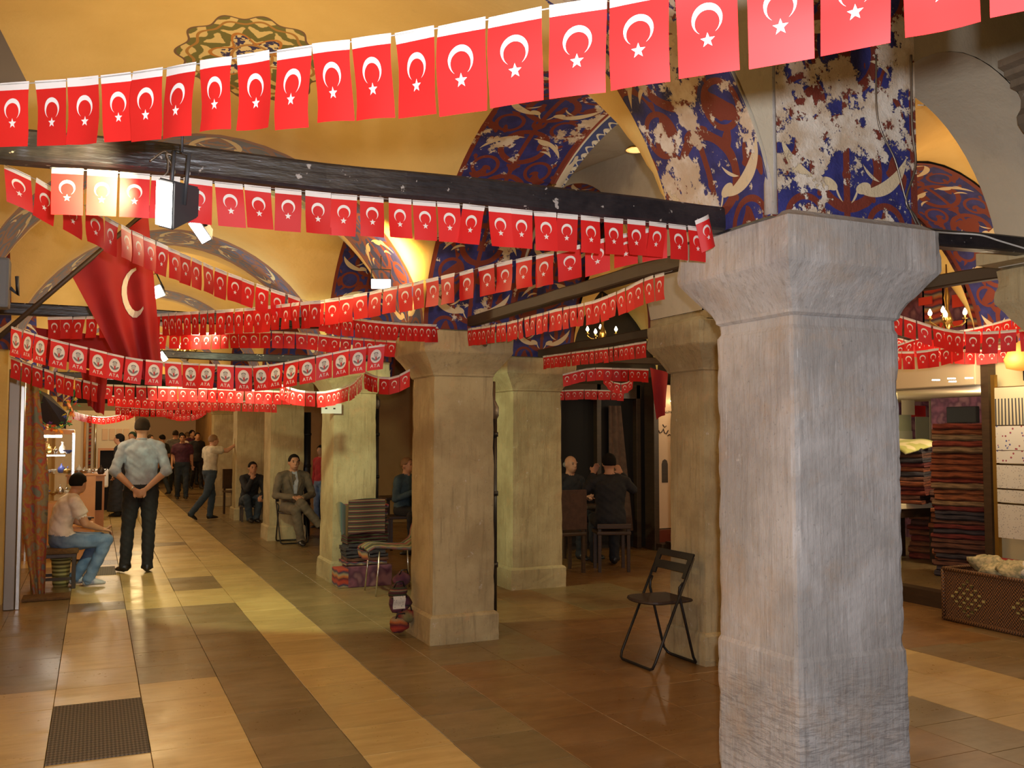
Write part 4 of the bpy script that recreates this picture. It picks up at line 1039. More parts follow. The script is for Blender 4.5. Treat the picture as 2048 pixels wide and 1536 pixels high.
# lower display table beside the showcase
def counter(label, x0, x1, y0, y1, z, name='display_counter', m=M['wood_orange'], panel=None):
    T = thing(name, label, 'counter', ((x0+x1)/2, (y0+y1)/2, 0)); w, d = (x1-x0)/2, (y1-y0)/2
    bm = bmesh.new(); box(bm, -w-.02, w+.02, -d-.02, d+.02, z-.03, z, bev=.005); obj('top', bm, m, T)
    bm = bmesh.new(); box(bm, -w, w, -d, d, .03, z-.03); obj('body', bm, m, T)
    if panel: bm = bmesh.new(); box(bm, -w*.15, w*.88, -d-.012, -d, z*.35, z*.88); obj('pattern_panel', bm, panel, T)
    return T
counter('orange wooden counter with round plates on its front, left of the standing man', -.42, .16, 17.3, 17.9, .92, panel=M['black_panel'])
counter('low orange box counter just right of the seated boy', -.30, -.02, 13.0, 13.5, .46, name='low_counter')
counter('pale-topped wooden table with silver ware behind the boy', -.30, .02, 15.2, 15.7, 1.02, name='display_table')
for k in range(9):
    i, j = k % 3, k//3
    bm = bmesh.new(); R = Matrix.Rotation(math.pi/2, 3, 'X'); lathe(bm, [(.001,0),(.03,0),(.072,.014),(.070,.020),(.03,.008),(.001,.008)], n=18, M=R)
    o = obj('plate', bm, M['yellow_goods'], None, (-.36+i*.15, 17.262, .38+j*.17)); tag(o, 'yellow round plate, %s column, %s row, on the orange counter front' % (('left', 'middle', 'right')[i], ('bottom', 'middle', 'top')[j]), 'plate', 'plates on the counter front')
for k in range(5): ware('%s on the orange counter, %s from its left end' % (('white bowl', 'dark round box', 'brass cup', 'white bowl', 'dark teapot')[k], ORD[k]), -.38+k*.12, 17.5+(k % 2)*.15, .92, ('bowl', 'box', 'cup', 'bowl', 'pot')[k], [M['white_goods'], M['dark_goods'], M['brass']][k % 3], 1, 'ware on the orange counter')
for k in range(5): ware('%s on the pale-topped table, %s from its left end' % (('silver bowl', 'white teapot', 'silver bowl', 'white round box', 'silver cup')[k], ORD[k]), -.28+k*.065, 15.4+(k % 2)*.12, 1.02, ('bowl', 'pot', 'bowl', 'box', 'cup')[k], [M['silver_goods'], M['white_goods']][k % 2], .8, 'ware on the pale-topped table')
for k in range(4):
    bm = bmesh.new(); box(bm, -.10, .09, -.08, .08, 0, .018, bev=.004); o = obj('tray', bm, M['dark_goods'], None, (-.16+.02*k, 13.22, .462+.02*k)); o.rotation_euler.z = .2*k-.3; tag(o, 'dark flat tray, %s from the bottom of the pile on the low counter' % ORD[k], 'tray', 'trays on the low box counter')
# paper flower garlands and dark umbrella above the showcase
def flowers(label, pts, n, sz, seed):
    T = thing('flower_garland', label, 'garland', pts[0]); r = random.Random(seed); path = crom([Vector(p) for p in pts], 10)
    bm = bmesh.new(); tube(bm, [p-path[0] for p in path], .006, 5); obj('cord', bm, M['petal3'], T)
    for k in range(n):
        p = path[int(k/n*(len(path)-1))]-path[0]+Vector((r.gauss(0, sz), r.gauss(0, sz), r.gauss(0, sz))); bm = bmesh.new(); q = Matrix.Rotation(r.uniform(0, 6), 3, Vector((r.random(), r.random(), r.random()+.1)).normalized())
        for a in range(5):
            A = Matrix.Rotation(a*1.257, 3, 'Z'); s = sz*r.uniform(.7, 1.1)
            bm.faces.new([bm.verts.new(p+q@(A@Vector(v))) for v in ((0,0,0),(s*.5,s*.3,s*.25),(s*1.1,0,s*.35),(s*.5,-s*.3,s*.25))])
        obj('paper_flower', bm, M['petal%d' % r.choice([0,0,1,1,2,3,3,4,4,5])], T)
flowers('bright paper flower garland hanging beside the dark umbrella', [at(62,762,'Y',12.4), at(66,800,'Y',12.3), at(82,840,'Y',12.2), at(110,856,'Y',12.2), at(140,846,'Y',12.3)], 46, .035, 3)
flowers('smaller bright paper flower garland right of the dark umbrella', [at(150,778,'Y',12.4), at(142,812,'Y',12.4), at(132,846,'Y',12.3)], 26, .035, 5)
T = thing('umbrella', 'dark folded umbrella-like canopy above the showcase', 'umbrella', at(96, 770, 'Y', 12.7)); bm = bmesh.new(); c = at(96, 770, 'Y', 12.7)
pp = [(52,768),(100,790),(134,826),(132,858),(108,850),(70,846)]; ap = at(88, 800, 'Y', 12.5)-c; V = [bm.verts.new(at(x, y, 'Y', 12.9)-c) for x, y in pp]; A = bm.verts.new(ap+Vector((0, -.15, .05))); B = bm.verts.new(ap+Vector((0, .25, 0)))
for k in range(6): bm.faces.new((V[k], V[(k+1)%6], A)); bm.faces.new((V[k], V[(k+1)%6], B))
obj('canopy', bm, material('dark_blue_cloth', (.014, .014, .035), .6), T); bm = bmesh.new(); tube(bm, [at(134,800,'Y',12.4)-c, at(148,834,'Y',12.4)-c], .018, 8); obj('lit_handle', bm, material('lit_orange', (.8, .3, .12), .5), T)
# far left building face with framed panels and dark doorway
T = thing('shop_building', 'pale patterned shop front with framed panels above a dark doorway, beyond the showcase', 'shop front', (.15, 21.5, 0))
bm = bmesh.new(); box(bm, -.9, -.05, 0, .3, 0, 2.1); box(bm, -.05, .62, 0, .3, 1.28, 2.1); box(bm, .55, .62, 0, .3, 0, 1.28); obj('facade', bm, M['cream_panel'], T)
bm = bmesh.new(); box(bm, -.05, .55, .1, .3, 0, 1.28); obj('doorway', bm, M['black_panel'], T)
bm = bmesh.new(); box(bm, -.09, .60, -.02, .02, 1.26, 1.31); box(bm, -.09, -.05, -.02, .02, 0, 1.26); obj('door_frame', bm, M['wood_orange'], T)
for k in range(4): bm = bmesh.new(); box(bm, -.02+k*.14, .09+k*.14, -.02, 0, 1.48, 1.72, bev=.004); obj('framed_panel', bm, M['peach_panel'], T)
for k in range(3): bm = bmesh.new(); tube(bm, [(-.35+k*.1, -.05, .9), (-.35+k*.1, -.05, 2.0)], .025, 8); obj('column', bm, [M['wood_orange'], M['kilim_b'], M['chrome']][k], T)
# lit lower left wall of goods, continuing behind the showcase
T = thing('goods_cabinet', 'tall cabinet of ceramics along the left wall, behind the showcase', 'cabinet', (-.95, 14.6, 0)); bm = bmesh.new(); box(bm, -.3, .12, -.4, 3.2, 0, 2.2); obj('body', bm, M['wood_orange'], T)
for k in range(5): bm = bmesh.new(); box(bm, .12, .22, -.4, 3.2, .5+.32*k, .52+.32*k); obj('shelf', bm, M['wood_orange'], T)
r3 = random.Random(8)
for k in range(5):
    for j in range(10): kd, cn = r3.choice(['vase', 'bowl', 'pot', 'cup', 'box']), r3.choice(['white', 'blue', 'silver', 'brass', 'yellow']); ware('%s %s, %s from the near end on the %s shelf of the tall cabinet' % (cn, {'box': 'round box', 'pot': 'teapot'}.get(kd, kd), ORD[j], ('lowest', 'second', 'third', 'fourth', 'top')[k]), -.79, 14.35+j*.34, .52+.32*k, kd, M[cn if cn == 'brass' else cn+'_goods'], 1.0, 'ceramics on the tall left cabinet')

# ---- kilims at the third pillar
def fold_stack(label, grp, x, y, z0, w, d, n, mats, th=.03, jit=.02, seed=0, rz=0, name='folded_kilim', cat='kilim'):
    r = random.Random(seed); z = z0; out = []
    for k in range(n):
        t = th*r.uniform(.8, 1.25); bm = bmesh.new(); nx = 8
        ww, dd = w*r.uniform(.94, 1.03)/2, d*r.uniform(.92, 1.02)/2
        # two leaves and a rounded fold at the front
        prf = [(-dd, 0.0), (-dd-.4*t, t*.3), (-dd-.35*t, t*.75), (-dd, t), (dd, t*1.0), (dd, t*.56), (-dd+.01, t*.52), (-dd+.01, t*.46), (dd, t*.44), (dd, 0)]
        rows = []
        for i in range(nx+1):
            u = -1+2*i/nx; wob = .006*math.sin(u*5+k*1.7)+.004*math.sin(u*11+k)
            rows.append([bm.verts.new((u*ww, yy+.008*math.sin(u*7+k), zz+wob*.6)) for yy, zz in prf])
        for A, B in zip(rows, rows[1:]):
            for q in range(len(prf)): bm.faces.new((A[q], A[(q+1)%len(prf)], B[(q+1)%len(prf)], B[q]))
        bm.faces.new(rows[0]); bm.faces.new(rows[-1])
        mm = mats[r.randrange(len(mats))]; o = obj(name, bm, mm, None, (x+r.uniform(-jit, jit), y+r.uniform(-jit, jit), z)); o.rotation_euler.z = rz+r.uniform(-.03, .03)
        tag(o, '%s folded kilim, %s from the bottom of %s' % (colname(mm), ORD[k], label), cat, grp); z += t+.0005; out.append(o)
    return z
STR = [M['kilim_a'], FOLD[4], M['kilim_a'], FOLD[3], M['kilim_b']]
bm = bmesh.new(); box(bm, -.235, .235, -.14, .14, 0, .215, bev=.01); o = obj('kilim_chest', bm, M['rug_purple'], None, (2.68, 9.78, 0)); tag(o, 'low chest wrapped in red patterned kilim under the kilim stack', 'chest')
bm = bmesh.new(); box(bm, -.02, .16, -.15, .15, 0, .19, bev=.01); o = obj('kilim_bundle', bm, M['kilim_b'], None, (2.36, 9.8, 0)); tag(o, 'small striped bundle left of the wrapped chest', 'textile')
zt = fold_stack('the stack before the pale pillar', 'kilims stacked before the pale lit pillar', 2.66, 9.85, .22, .44, .30, 17, STR, .0345, .012, 5)
bm = bmesh.new(); grid(bm, 10, 14, lambda u, v: (2.44+u*.40, 9.66-.02*math.sin(u*6), zt+.06-v*.36+.015*math.sin(u*3))); o = obj('striped_kilim', bm, M['kilim_a']); tag(o, 'striped kilim with a white zigzag band draped over the top of the stack', 'kilim')
bm = bmesh.new(); grid(bm, 10, 12, lambda u, v: (2.30+u*.19+v*.06*(1-u), 9.64-.03*math.sin(u*5+v), zt+.03-v*.33+.02*math.sin(u*8))); o = obj('kilim_cushion', bm, M['kilim_c']); tag(o, 'pale kilim cushion cover hanging at the left of the stack', 'cushion')
# kilim-draped chair with steel legs
T = thing('draped_chair', 'steel-legged chair covered with a green and red kilim, before the kilim stack', 'chair', (2.80, 9.22, 0), math.radians(0))
def shell(u, v):   # v 0 front edge .. 1 top of back; sitter faces -X
    p = [(-.32, .43), (-.24, .47), (-.05, .45), (.12, .44), (.22, .50), (.27, .65), (.32, .80)]
    t = v*(len(p)-1); i = min(int(t), len(p)-2); t -= i; x = lerp(p[i][0], p[i+1][0], t); z = lerp(p[i][1], p[i+1][1], t)
    return (x, (u-.5)*.40*(1-.25*max(0, v-.6)), z+.02*math.cos((u-.5)*3)+.006*math.sin(u*20+v*9))
bm = bmesh.new(); V = grid(bm, 10, 20, shell); g = bmesh.ops.extrude_face_region(bm, geom=bm.faces[:]); 
for v in [e for e in g['geom'] if isinstance(e, bmesh.types.BMVert)]: v.co += Vector((-.012 if v.co.z > .55 else 0, 0, .022))
obj('kilim_cover', bm, M['kilim_c'], T)
bm = bmesh.new(); grid(bm, 8, 6, lambda u, v: (-.33+.02*v+.01*math.sin(u*9), (u-.5)*.40, .44-v*.09)); obj('hanging_edge', bm, M['kilim_b'], T)
for x, y in ((-.20, -.19), (-.20, .19), (.20, -.19), (.20, .19)):
    bm = bmesh.new(); tube(bm, [(x, y, .44), (x*1.2, y*1.08, 0)], .009, 8); obj('leg', bm, M['chrome'], T)
# bags piled at the foot of the middle pillar
T = thing('bag_pile', 'dark patterned bags piled against the left foot of the middle pillar', 'bags', (2.24, 7.2, 0))
for k, (x, y, z, s, mm) in enumerate([(0, 0, .09, .09, 'kilim_b'), (.01, .03, .25, .10, 'rug_purple'), (-.02, -.02, .35, .085, 'kilim_a'), (.04, .05, .44, .075, 'rug_purple'), (.05, .0, .16, .08, 'kilim_c')]):
    bm = bmesh.new(); blob(bm, (x, y, z), s*.9, s*.8, s*.75, n=14, m=10)
    for v in bm.verts: v.co += (v.co-Vector((x, y, z)))*.35*mnoise.noise(v.co*18+Vector((k, 0, 0)))
    b_ = obj('bag', bm, M[mm], T); bm = bmesh.new(); tube(bm, [(x-s*.5, y-.03, z+s*.5), (x-s*.3, y-.05, z+s*1.05), (x+s*.3, y-.05, z+s*1.05), (x+s*.5, y-.03, z+s*.5)], .006, 6); obj('strap', bm, M['black_metal'], b_)
bm = bmesh.new(); grid(bm, 5, 6, lambda u, v: (-.08+u*.10, -.09-.01*math.sin(v*6), .33-v*.10)); obj('white_trim', bm, M['towel_lace'], T)
# sign on the pale lit pillar, papers
bm = bmesh.new(); box(bm, -.11, .11, -.004, .004, -.055, .055); o = obj('paper_sign', bm, M['paper_white'], None, tuple(at(663, 817, 'Y', 10.055))); tag(o, 'small white paper sign on the pale lit pillar, under the flags', 'sign')
for x in (-.06, .03): bm = bmesh.new(); box(bm, x-.012, x+.012, -.006, -.004, -.008, .008); q = obj('black_mark', bm, M['ink'], o)

# ---- dark doorway, peach display with writing, step
T = thing('glazed_shop_door', 'dark glazed shop window behind the old bald man', 'shop window', (6.4, 11.3, 0)); bm = bmesh.new(); box(bm, -.62, .62, .1, .16, .1, 2.1); obj('dark_glass', bm, M['black_panel'], T)
for x in (-.64, -.02, .62): bm = bmesh.new(); box(bm, x-.035, x+.035, 0, .12, 0, 2.3, bev=.006); obj('post', bm, M['wood_dark'], T)
bm = bmesh.new(); box(bm, -.67, .67, 0, .12, 2.1, 2.3, bev=.006); obj('lintel', bm, M['wood_dark'], T)
bm = bmesh.new(); grid(bm, 10, 12, lambda u, v: (.15+u*.38*(.5+.5*v), .03-.02*math.sin(u*15), 2.0-v*1.75)); obj('curtain', bm, cloth('brown_cloth', (.10, .05, .03)), T)
T = thing('lit_display', 'peach lit panel with black writing and an arched niche beside the dark doorway', 'panel', (7.35, 11.0, 0))
bm = bmesh.new(); box(bm, -.19, .6, .15, .25, .28, 2.3); obj('panel', bm, M['peach_panel'], T)
bm = bmesh.new(); box(bm, -.27, -.19, .0, .25, .0, 2.4, bev=.008); obj('side_frame', bm, M['wood_dark'], T)
bm = bmesh.new(); box(bm, -.19, .6, .05, .15, .06, .27); obj('red_base', bm, material('red_lacquer', (.16, .03, .015), .35), T)
bm = bmesh.new(); box(bm, -.25, .6, -.15, .1, .0, .10, bev=.01); obj('threshold', bm, M['wood_dark'], T)
bm = bmesh.new(); ext_p = [(-.05,0),(.05,0),(.05,.26),(.035,.31),(0,.33),(-.035,.31),(-.05,.26)]
A = [bm.verts.new((x, .145, z+.92)) for x, z in ext_p]; bm.faces.new(A); B = [bm.verts.new((x, .152, z+.92)) for x, z in ext_p]
for k in range(7): bm.faces.new((A[k], A[(k+1)%7], B[(k+1)%7], B[k]))
obj('niche', bm, M['wood_dark'], T)
bm = bmesh.new()
for k, (pts, rr) in enumerate([([(-.10,1.70),(-.08,1.66),(-.05,1.67),(-.02,1.72),(.0,1.66),(.03,1.65),(.06,1.70)], .007), ([(-.03,1.78),(.0,1.74),(.03,1.76)], .006), ([(.05,1.62),(.08,1.64),(.11,1.62)], .006)]): tube(bm, [(x, .142, z-.04) for x, z in pts], rr, 5)
for k in range(9): x = -.15+k*.032; tube(bm, [(x, .142, 1.90), (x, .142, 1.935)], .004, 4); tube(bm, [(x, .142, 1.90+.012*(k % 3)), (x+.016, .142, 1.90+.012*((k+1) % 3))], .004, 4)
obj('black_writing', bm, M['ink'], T)
bm = bmesh.new(); blob(bm, (.09, .10, 2.07), .014, .014, .014); obj('spot_bulb', bm, M['glow_warm'], T)

# ================================================================= CARPET SHOP ON THE RIGHT
def rect(name, x0, x1, y0, y1, z0, z1, m, label=None, cat=None, group=None, parent=None, kind=None, bev=0):
    bm = bmesh.new(); cx, cy = (x0+x1)/2, (y0+y1)/2; box(bm, x0-cx, x1-cx, y0-cy, y1-cy, 0, z1-z0, bev=bev); o = obj(name, bm, m, parent, (cx, cy, z0) if not parent else (cx-parent.location.x, cy-parent.location.y, z0-parent.location.z)); return tag(o, label, cat, group, kind)
rect('floor_shop', 7.25, 11.5, 3.6, 10.8, 0.001, .14, M['tile_brown'], kind='structure')
rect('step', 7.12, 7.27, 3.6, 10.8, 0.0, .145, M['wood_dark'], kind='structure')
rect('wall_shop_back', 10.6, 10.8, 3.0, 11.5, 0, 3.2, M['rug_purple'], kind='structure')
rect('wall_shop_end', 7.7, 10.8, 10.6, 10.8, 0, 3.2, M['cream_panel'], kind='structure')
rect('ceiling_shop', 7.62, 10.8, 6.15, 10.8, 2.06, 2.12, M['cream_panel'], kind='structure')
rect('wall_shop_right', 7.62, 7.75, 3.0, 6.1, 0, 3.4, M['yellow_panel'], kind='structure')
rect('wall_shop_upper', 7.75, 7.9, 6.1, 11.4, 2.12, 4.0, M['rug_purple'], kind='structure')
T = thing('shop_fascia', 'cream fascia board with small spotlights above the carpet shop window', 'fascia', (7.55, 8.3, 2.06)); bm = bmesh.new(); box(bm, -.12, .16, -2.2, 2.2, 0, .34, bev=.01); obj('board', bm, M['cream_panel'], T)
for (px, py) in [(1872,761),(1903,758),(1905,764),(1938,757)]:
    p = at(px, py, 'Z', 2.052); bm = bmesh.new(); lathe(bm, [(.03, 0), (.03, .008)], n=14, c=p-Vector((7.55, 8.3, 2.06))); obj('spotlight', bm, M['glow'], T)
rect('window_post', 7.50, 7.60, 6.02, 6.10, .14, 3.0, M['wood_dark'], 'dark upright post between the carpet shop window and the cloth rack', 'post')
rect('window_post', 7.56, 7.62, 8.05, 8.15, .14, 2.06, M['wood_dark'], 'dark slim post seen through the carpet shop window', 'post')
rect('wall_shop_panel', 7.9, 8.1, 7.65, 7.95, .14, 2.06, M['yellow_panel'], kind='structure')
# patchwork of hanging pieces inside the window at left
pc = [(1800,845),(1800,790)]
r5 = random.Random(3)
PL = ['upper left', 'top middle', 'left below the top one', 'left in the middle', 'centre', 'right of the centre', 'lower left', 'along the right edge', 'tiny at the top left', 'bottom']
cols5 = [material('patch_cloth_%d' % k, c, .8) for k, c in enumerate([(.42, .42, .24), (.50, .48, .30), (.60, .02, .015), (.70, .16, .02), (.36, .36, .22), (.60, .50, .30)])]
for (x0, y0, x1, y1, ci) in [(1790,771,1822,800,1),(1822,771,1850,796,3),(1790,800,1815,830,5),(1792,830,1820,862,0),(1816,812,1844,834,2),(1820,834,1846,880,4),(1795,862,1820,900,1),(1846,771,1858,880,5),(1800,771,1814,788,2),(1800,880,1850,915,0)]:
    a, b = at(x0, y1, 'Y', 9.4), at(x1, y0, 'Y', 9.4); rect('hanging_cloth', min(a.x, b.x), max(a.x, b.x), 9.38-ci*.02, 9.385-ci*.02, a.z, b.z, cols5[ci], '%s cloth square, %s in the patchwork inside the carpet shop window' % (('olive', 'pale', 'red', 'orange', 'grey-green', 'cream')[ci], PL.pop(0)), 'cloth', 'cloth squares inside the shop window')
# purple rugs and dark screen inside
a, b = at(1886, 880, 'X', 9.6), at(1962, 770, 'X', 9.6)
rect('hanging_rug', 9.58, 9.6, b.y-.3, a.y+.15, .7, 2.05, M['rug_purple'], 'dusky purple rug hanging deep inside the carpet shop', 'rug')
a, b = at(1880, 846, 'X', 9.4), at(1938, 812, 'X', 9.4)
rect('dark_screen', 9.51, 9.575, b.y, a.y, a.z, b.z, M['black_panel'], 'dark rectangular screen in front of the purple rug', 'screen', bev=.01)
# table with pile of kilims
T = thing('wooden_table', 'dark wooden table with a pale top under the lower kilim pile', 'table', (8.55, 8.15, .14)); bm = bmesh.new(); box(bm, -.42, .42, -.35, .35, .62, .68, bev=.008); obj('pale_top', bm, M['cream_panel'], T)
bm = bmesh.new(); box(bm, -.38, .38, -.31, .31, .52, .62); obj('apron', bm, M['wood_dark'], T)
for x in (-.34, .34):
    for y in (-.27, .27): bm = bmesh.new(); box(bm, x-.05, x+.05, y-.05, y+.05, 0, .53, bev=.008); obj('leg', bm, M['wood_dark'], T)
SHM = [FOLD[0], FOLD[1], FOLD[6], FOLD[3], FOLD[7], FOLD[4]]
def stackf(x, y, z0, w, d, zt, mats, seed, label, grp, th=.05):
    n = int((zt-z0)/th); return fold_stack(label, grp, x, y, z0, w, d, n, mats, th, .025, seed, math.radians(-62))
z1 = stackf(8.5, 8.12, .82, .78, .5, 1.44, SHM, 1, 'the pile on the wooden table', 'kilims piled on the wooden table')
bm = bmesh.new(); grid(bm, 14, 10, lambda u, v: (8.22+v*.5, 8.55-u*.88, z1+.075*math.sin(u*math.pi)*(1)+.02-.10*(1-v)*(u**2)+.02*math.sin(u*9))); g = bmesh.ops.extrude_face_region(bm, geom=bm.faces[:])
for v in [e for e in g['geom'] if isinstance(e, bmesh.types.BMVert)]: v.co.z += .02
o = obj('cream_rug', bm, material('cream_rug', rough=.95, fn=lambda: (mix(ss(noi(coord('Position'), 4, 2), .45, .5), (.62, .52, .30), (.40, .38, .12)), None))); tag(o, 'cream and olive rug thrown over the top of the lower kilim pile', 'rug')
z2 = stackf(8.3, 6.93, .14, .60, .46, .85, [FOLD[4], FOLD[3], FOLD[1]], 2, 'the tall pile', 'kilims in the lower half of the tall pile', .045)
stackf(8.3, 6.93, z2, .60, .46, 1.64, [FOLD[0], FOLD[2], FOLD[6], FOLD[0], FOLD[5]], 3, 'the tall pile, upper half', 'kilims in the upper half of the tall pile', .055)
stackf(9.2, 8.0, .14, .7, .5, .62, [FOLD[2], FOLD[0], FOLD[7]], 6, 'the shop floor stack', 'kilims on the shop floor', .06)
stackf(9.0, 7.5, .14, .7, .5, 1.0, [FOLD[2], FOLD[0], FOLD[3]], 9, 'the pile behind the tall one', 'kilims in the pile behind', .06)
# hanging red rugs in the lunette above
for k, (x0, y0, x1, y1, c) in enumerate([(1800,560,1850,700,'rug_purple'),(1850,560,1890,700,'kilim_b'),(1890,560,1935,700,'rug_purple'),(1935,560,1985,700,'kilim_b')]):
    a, b = at(x0, y1, 'X', 7.72), at(x1, y0, 'X', 7.72); rect('hanging_rug', 7.70, 7.72, b.y, a.y, a.z, b.z, M[c], ['leftmost purple rug hung above the fascia', 'red rug hung above the fascia beside the chandelier', 'purple rug hung behind the chandelier bulbs', 'rightmost red rug hung above the fascia'][k], 'rug')
for k, (x0, y0, x1, y1) in enumerate([(1838,592,1864,612),(1905,586,1932,616),(1850,544,1920,566),(1880,640,1925,658)]):
    a, b = at(x0, y1, 'X', 7.68), at(x1, y0, 'X', 7.68); rect('red_cloth', 7.675, 7.685, b.y, a.y, a.z, b.z, M['petal0'], ('bright red cloth above the fascia, left of the chandelier', 'bright red cloth above the fascia, right of the chandelier', 'wide red cloth at the top of the upper rugs', 'small red cloth lowest among the upper rugs')[k], 'cloth', 'red cloths on the upper rugs')
# rack with white textiles right of the post
T = thing('textile_rack', 'rack of rails holding white cloths at the right edge', 'rack', (7.5, 5.4, .14))
def rail(z): bm = bmesh.new(); tube(bm, [(-.04, .52, z-.14), (-.04, -.6, z-.14)], .010, 8); obj('rail', bm, M['brass'], T)
rows = [(775, 850, 'towel_fringe', 'cream cloth with a black fringe on the top rail of the rack'), (852, 900, 'towel_flower', 'white cloth with red and blue flowers, second on the rack'), (901, 926, 'towel_flower', 'flowered white cloth folded below the second one on the rack'), (930, 976, 'towel_lace', 'grey lace-patterned white cloth in the middle of the rack'), (979, 1004, 'towel_lace', 'narrow lace-patterned cloth under the middle one'), (1008, 1075, 'towel_lace', 'lowest white cloth with a dark lace motif on the rack')]
for (a, b, m, lb) in rows:
    za, zb = at(2010, a, 'X', 7.46).z, at(2010, b, 'X', 7.46).z; rail(za); c = (7.44, 5.42, za)
    bm = bmesh.new(); grid(bm, 16, 8, lambda u, v: (-.008*math.sin(u*22)*v-.012, .48-u*1.02, -(za-zb)*v)); o = obj('rack_cloth', bm, M[m], None, c); tag(o, lb, 'cloth')
for y in (.52,): bm = bmesh.new(); box(bm, -.07, -.03, y-.02, y+.02, 0, 2.0); obj('upright', bm, M['brass'], T)
rect('red_chest', 7.30, 7.43, 4.9, 5.9, .15, .50, M['red_silk'], 'dark red lacquered chest below the white cloths', 'chest', bev=.01)
rect('black_sign', 7.57, 7.61, 4.6, 5.72, 2.08, 2.62, M['black_panel'], 'black sign panel above the cloth rack at the right edge', 'sign', bev=.005)
bm = bmesh.new(); p0 = at(2045, 718, 'X', 7.4)
lathe(bm, [(.02,.16),(.10,.10),(.15,.0),(.13,-.08),(.05,-.10)], n=18); T = obj('orange_lamp', bm, M['glow_orange'], None, tuple(p0), smooth=True); tag(T, 'glowing orange lamp shade at the right edge, among the flags', 'lamp')
# wicker chest of scarves
T = thing('wicker_chest', 'large dark wicker chest full of pale scarves in the lower right', 'basket', (6.99, 5.45, 0), math.radians(0))
bm = bmesh.new(); x0, x1, y0, y1, h = -.26, .26, -.62, .45, .44
def pan(bm, a, b, n=24, m=8):
    grid(bm, n, m, lambda u, v: (lerp(a[0], b[0], u), lerp(a[1], b[1], u), h*v))
for a, b in (((x0,y1),(x0,y0)), ((x0,y0),(x1,y0)), ((x1,y0),(x1,y1)), ((x1,y1),(x0,y1))): pan(bm, a, b)
for v in bm.verts: v.co.x += .004*math.sin(v.co.y*60+v.co.z*90); v.co.y += .004*math.sin(v.co.x*60+v.co.z*90)
obj('woven_sides', bm, M['wicker'], T)
bm = bmesh.new()
tube(bm, [(x0,y0,h),(x1,y0,h),(x1,y1,h),(x0,y1,h),(x0,y0,h)], .018, 8); tube(bm, [(x0,y0,.02),(x1,y0,.02),(x1,y1,.02),(x0,y1,.02),(x0,y0,.02)], .02, 8)
for x, y in ((x0,y0),(x1,y0),(x1,y1),(x0,y1)): tube(bm, [(x,y,0),(x,y,h)], .018, 8)
obj('rim_and_corners', bm, M['wicker'], T)
bm = bmesh.new()
for cy in (-.38, .2):
    for i in range(9):
        for j in range(9):
            if abs(i-4)+abs(j-4) <= 4 and (i+j) % 2 == 0:
                y, z = cy+(i-4)*.038, .22+(j-4)*.036; box(bm, x0-.008, x0-.002, y-.013, y+.013, z-.011, z+.011)
tag(obj('diamond_weave', bm, M['wicker_light'], T), kind='stuff')
r6 = random.Random(9)
for k in range(9):
    bm = bmesh.new(); cx, cy = r6.uniform(-.10, .10), r6.uniform(-.45, .3); rx, ry = r6.uniform(.12, .17), r6.uniform(.12, .2); blob(bm, (0,0,0), rx, ry, .075, n=18, m=10)
    for v in bm.verts: v.co *= 1+.5*mnoise.noise(v.co*14+Vector((k*3, 0, 0)))
    o = obj('scarf', bm, M['fabric_white_heap'] if k % 3 else M['towel_lace'], None, (6.99+cx, 5.45+cy, h+.01+.06*r6.random()), smooth=True); tag(o, 'crumpled %s scarf, %s' % (('lacy white' if k % 3 == 0 else 'pale'), 'in the wicker chest, '+ORD[k]+' laid in'), 'scarf', 'scarves heaped in the wicker chest')
bm = bmesh.new(); box(bm, x0+.02, x1-.02, y0+.02, y1-.02, .3, .36); obj('inner_board', bm, M['wicker'], T)
# old man's table area: brown chair backs and table
def simple_chair(label, x, y, rz, h=.86, m=None, mw=None):
    T = thing('wooden_chair', label, 'chair', (x, y, 0), rz); m = m or M['wood_dark']; mw = mw or M['wood_dark']
    bm = bmesh.new(); box(bm, -.2, .2, -.2, .2, .43, .47, bev=.01); obj('seat', bm, m, T)
    bm = bmesh.new(); box(bm, -.2, .2, -.21, -.18, .50, h, bev=.01); obj('backrest', bm, mw, T)
    for a, b in ((-.17,-.17),(.17,-.17),(-.17,.17),(.17,.17)): bm = bmesh.new(); box(bm, a-.018, a+.018, b-.018, b+.018, 0, .44 if b > 0 else .52); obj('leg', bm, m, T)
    return T
simple_chair('brown-backed chair in front of the old bald man by the dark doorway', 5.02, 9.75, 0, .96, mw=cloth('brown_leather', (.075, .035, .02)))
simple_chair('dark chair at the low table behind the middle pillar', 3.95, 12.6, math.radians(80), .8)
T = thing('low_table', 'dark low table between the two seated people behind the middle pillar', 'table', (4.15, 13.15, 0)); bm = bmesh.new(); box(bm, -.35, .35, -.25, .25, .66, .70, bev=.01); obj('top', bm, M['wood_dark'], T)
for a, b in ((-.3,-.2),(.3,-.2),(-.3,.2),(.3,.2)): bm = bmesh.new(); box(bm, a-.02, a+.02, b-.02, b+.02, 0, .66); obj('leg', bm, M['wood_dark'], T)
simple_chair('black chair against the far pillar, behind the leaning man', 2.62, 19.5, math.radians(200), .9)

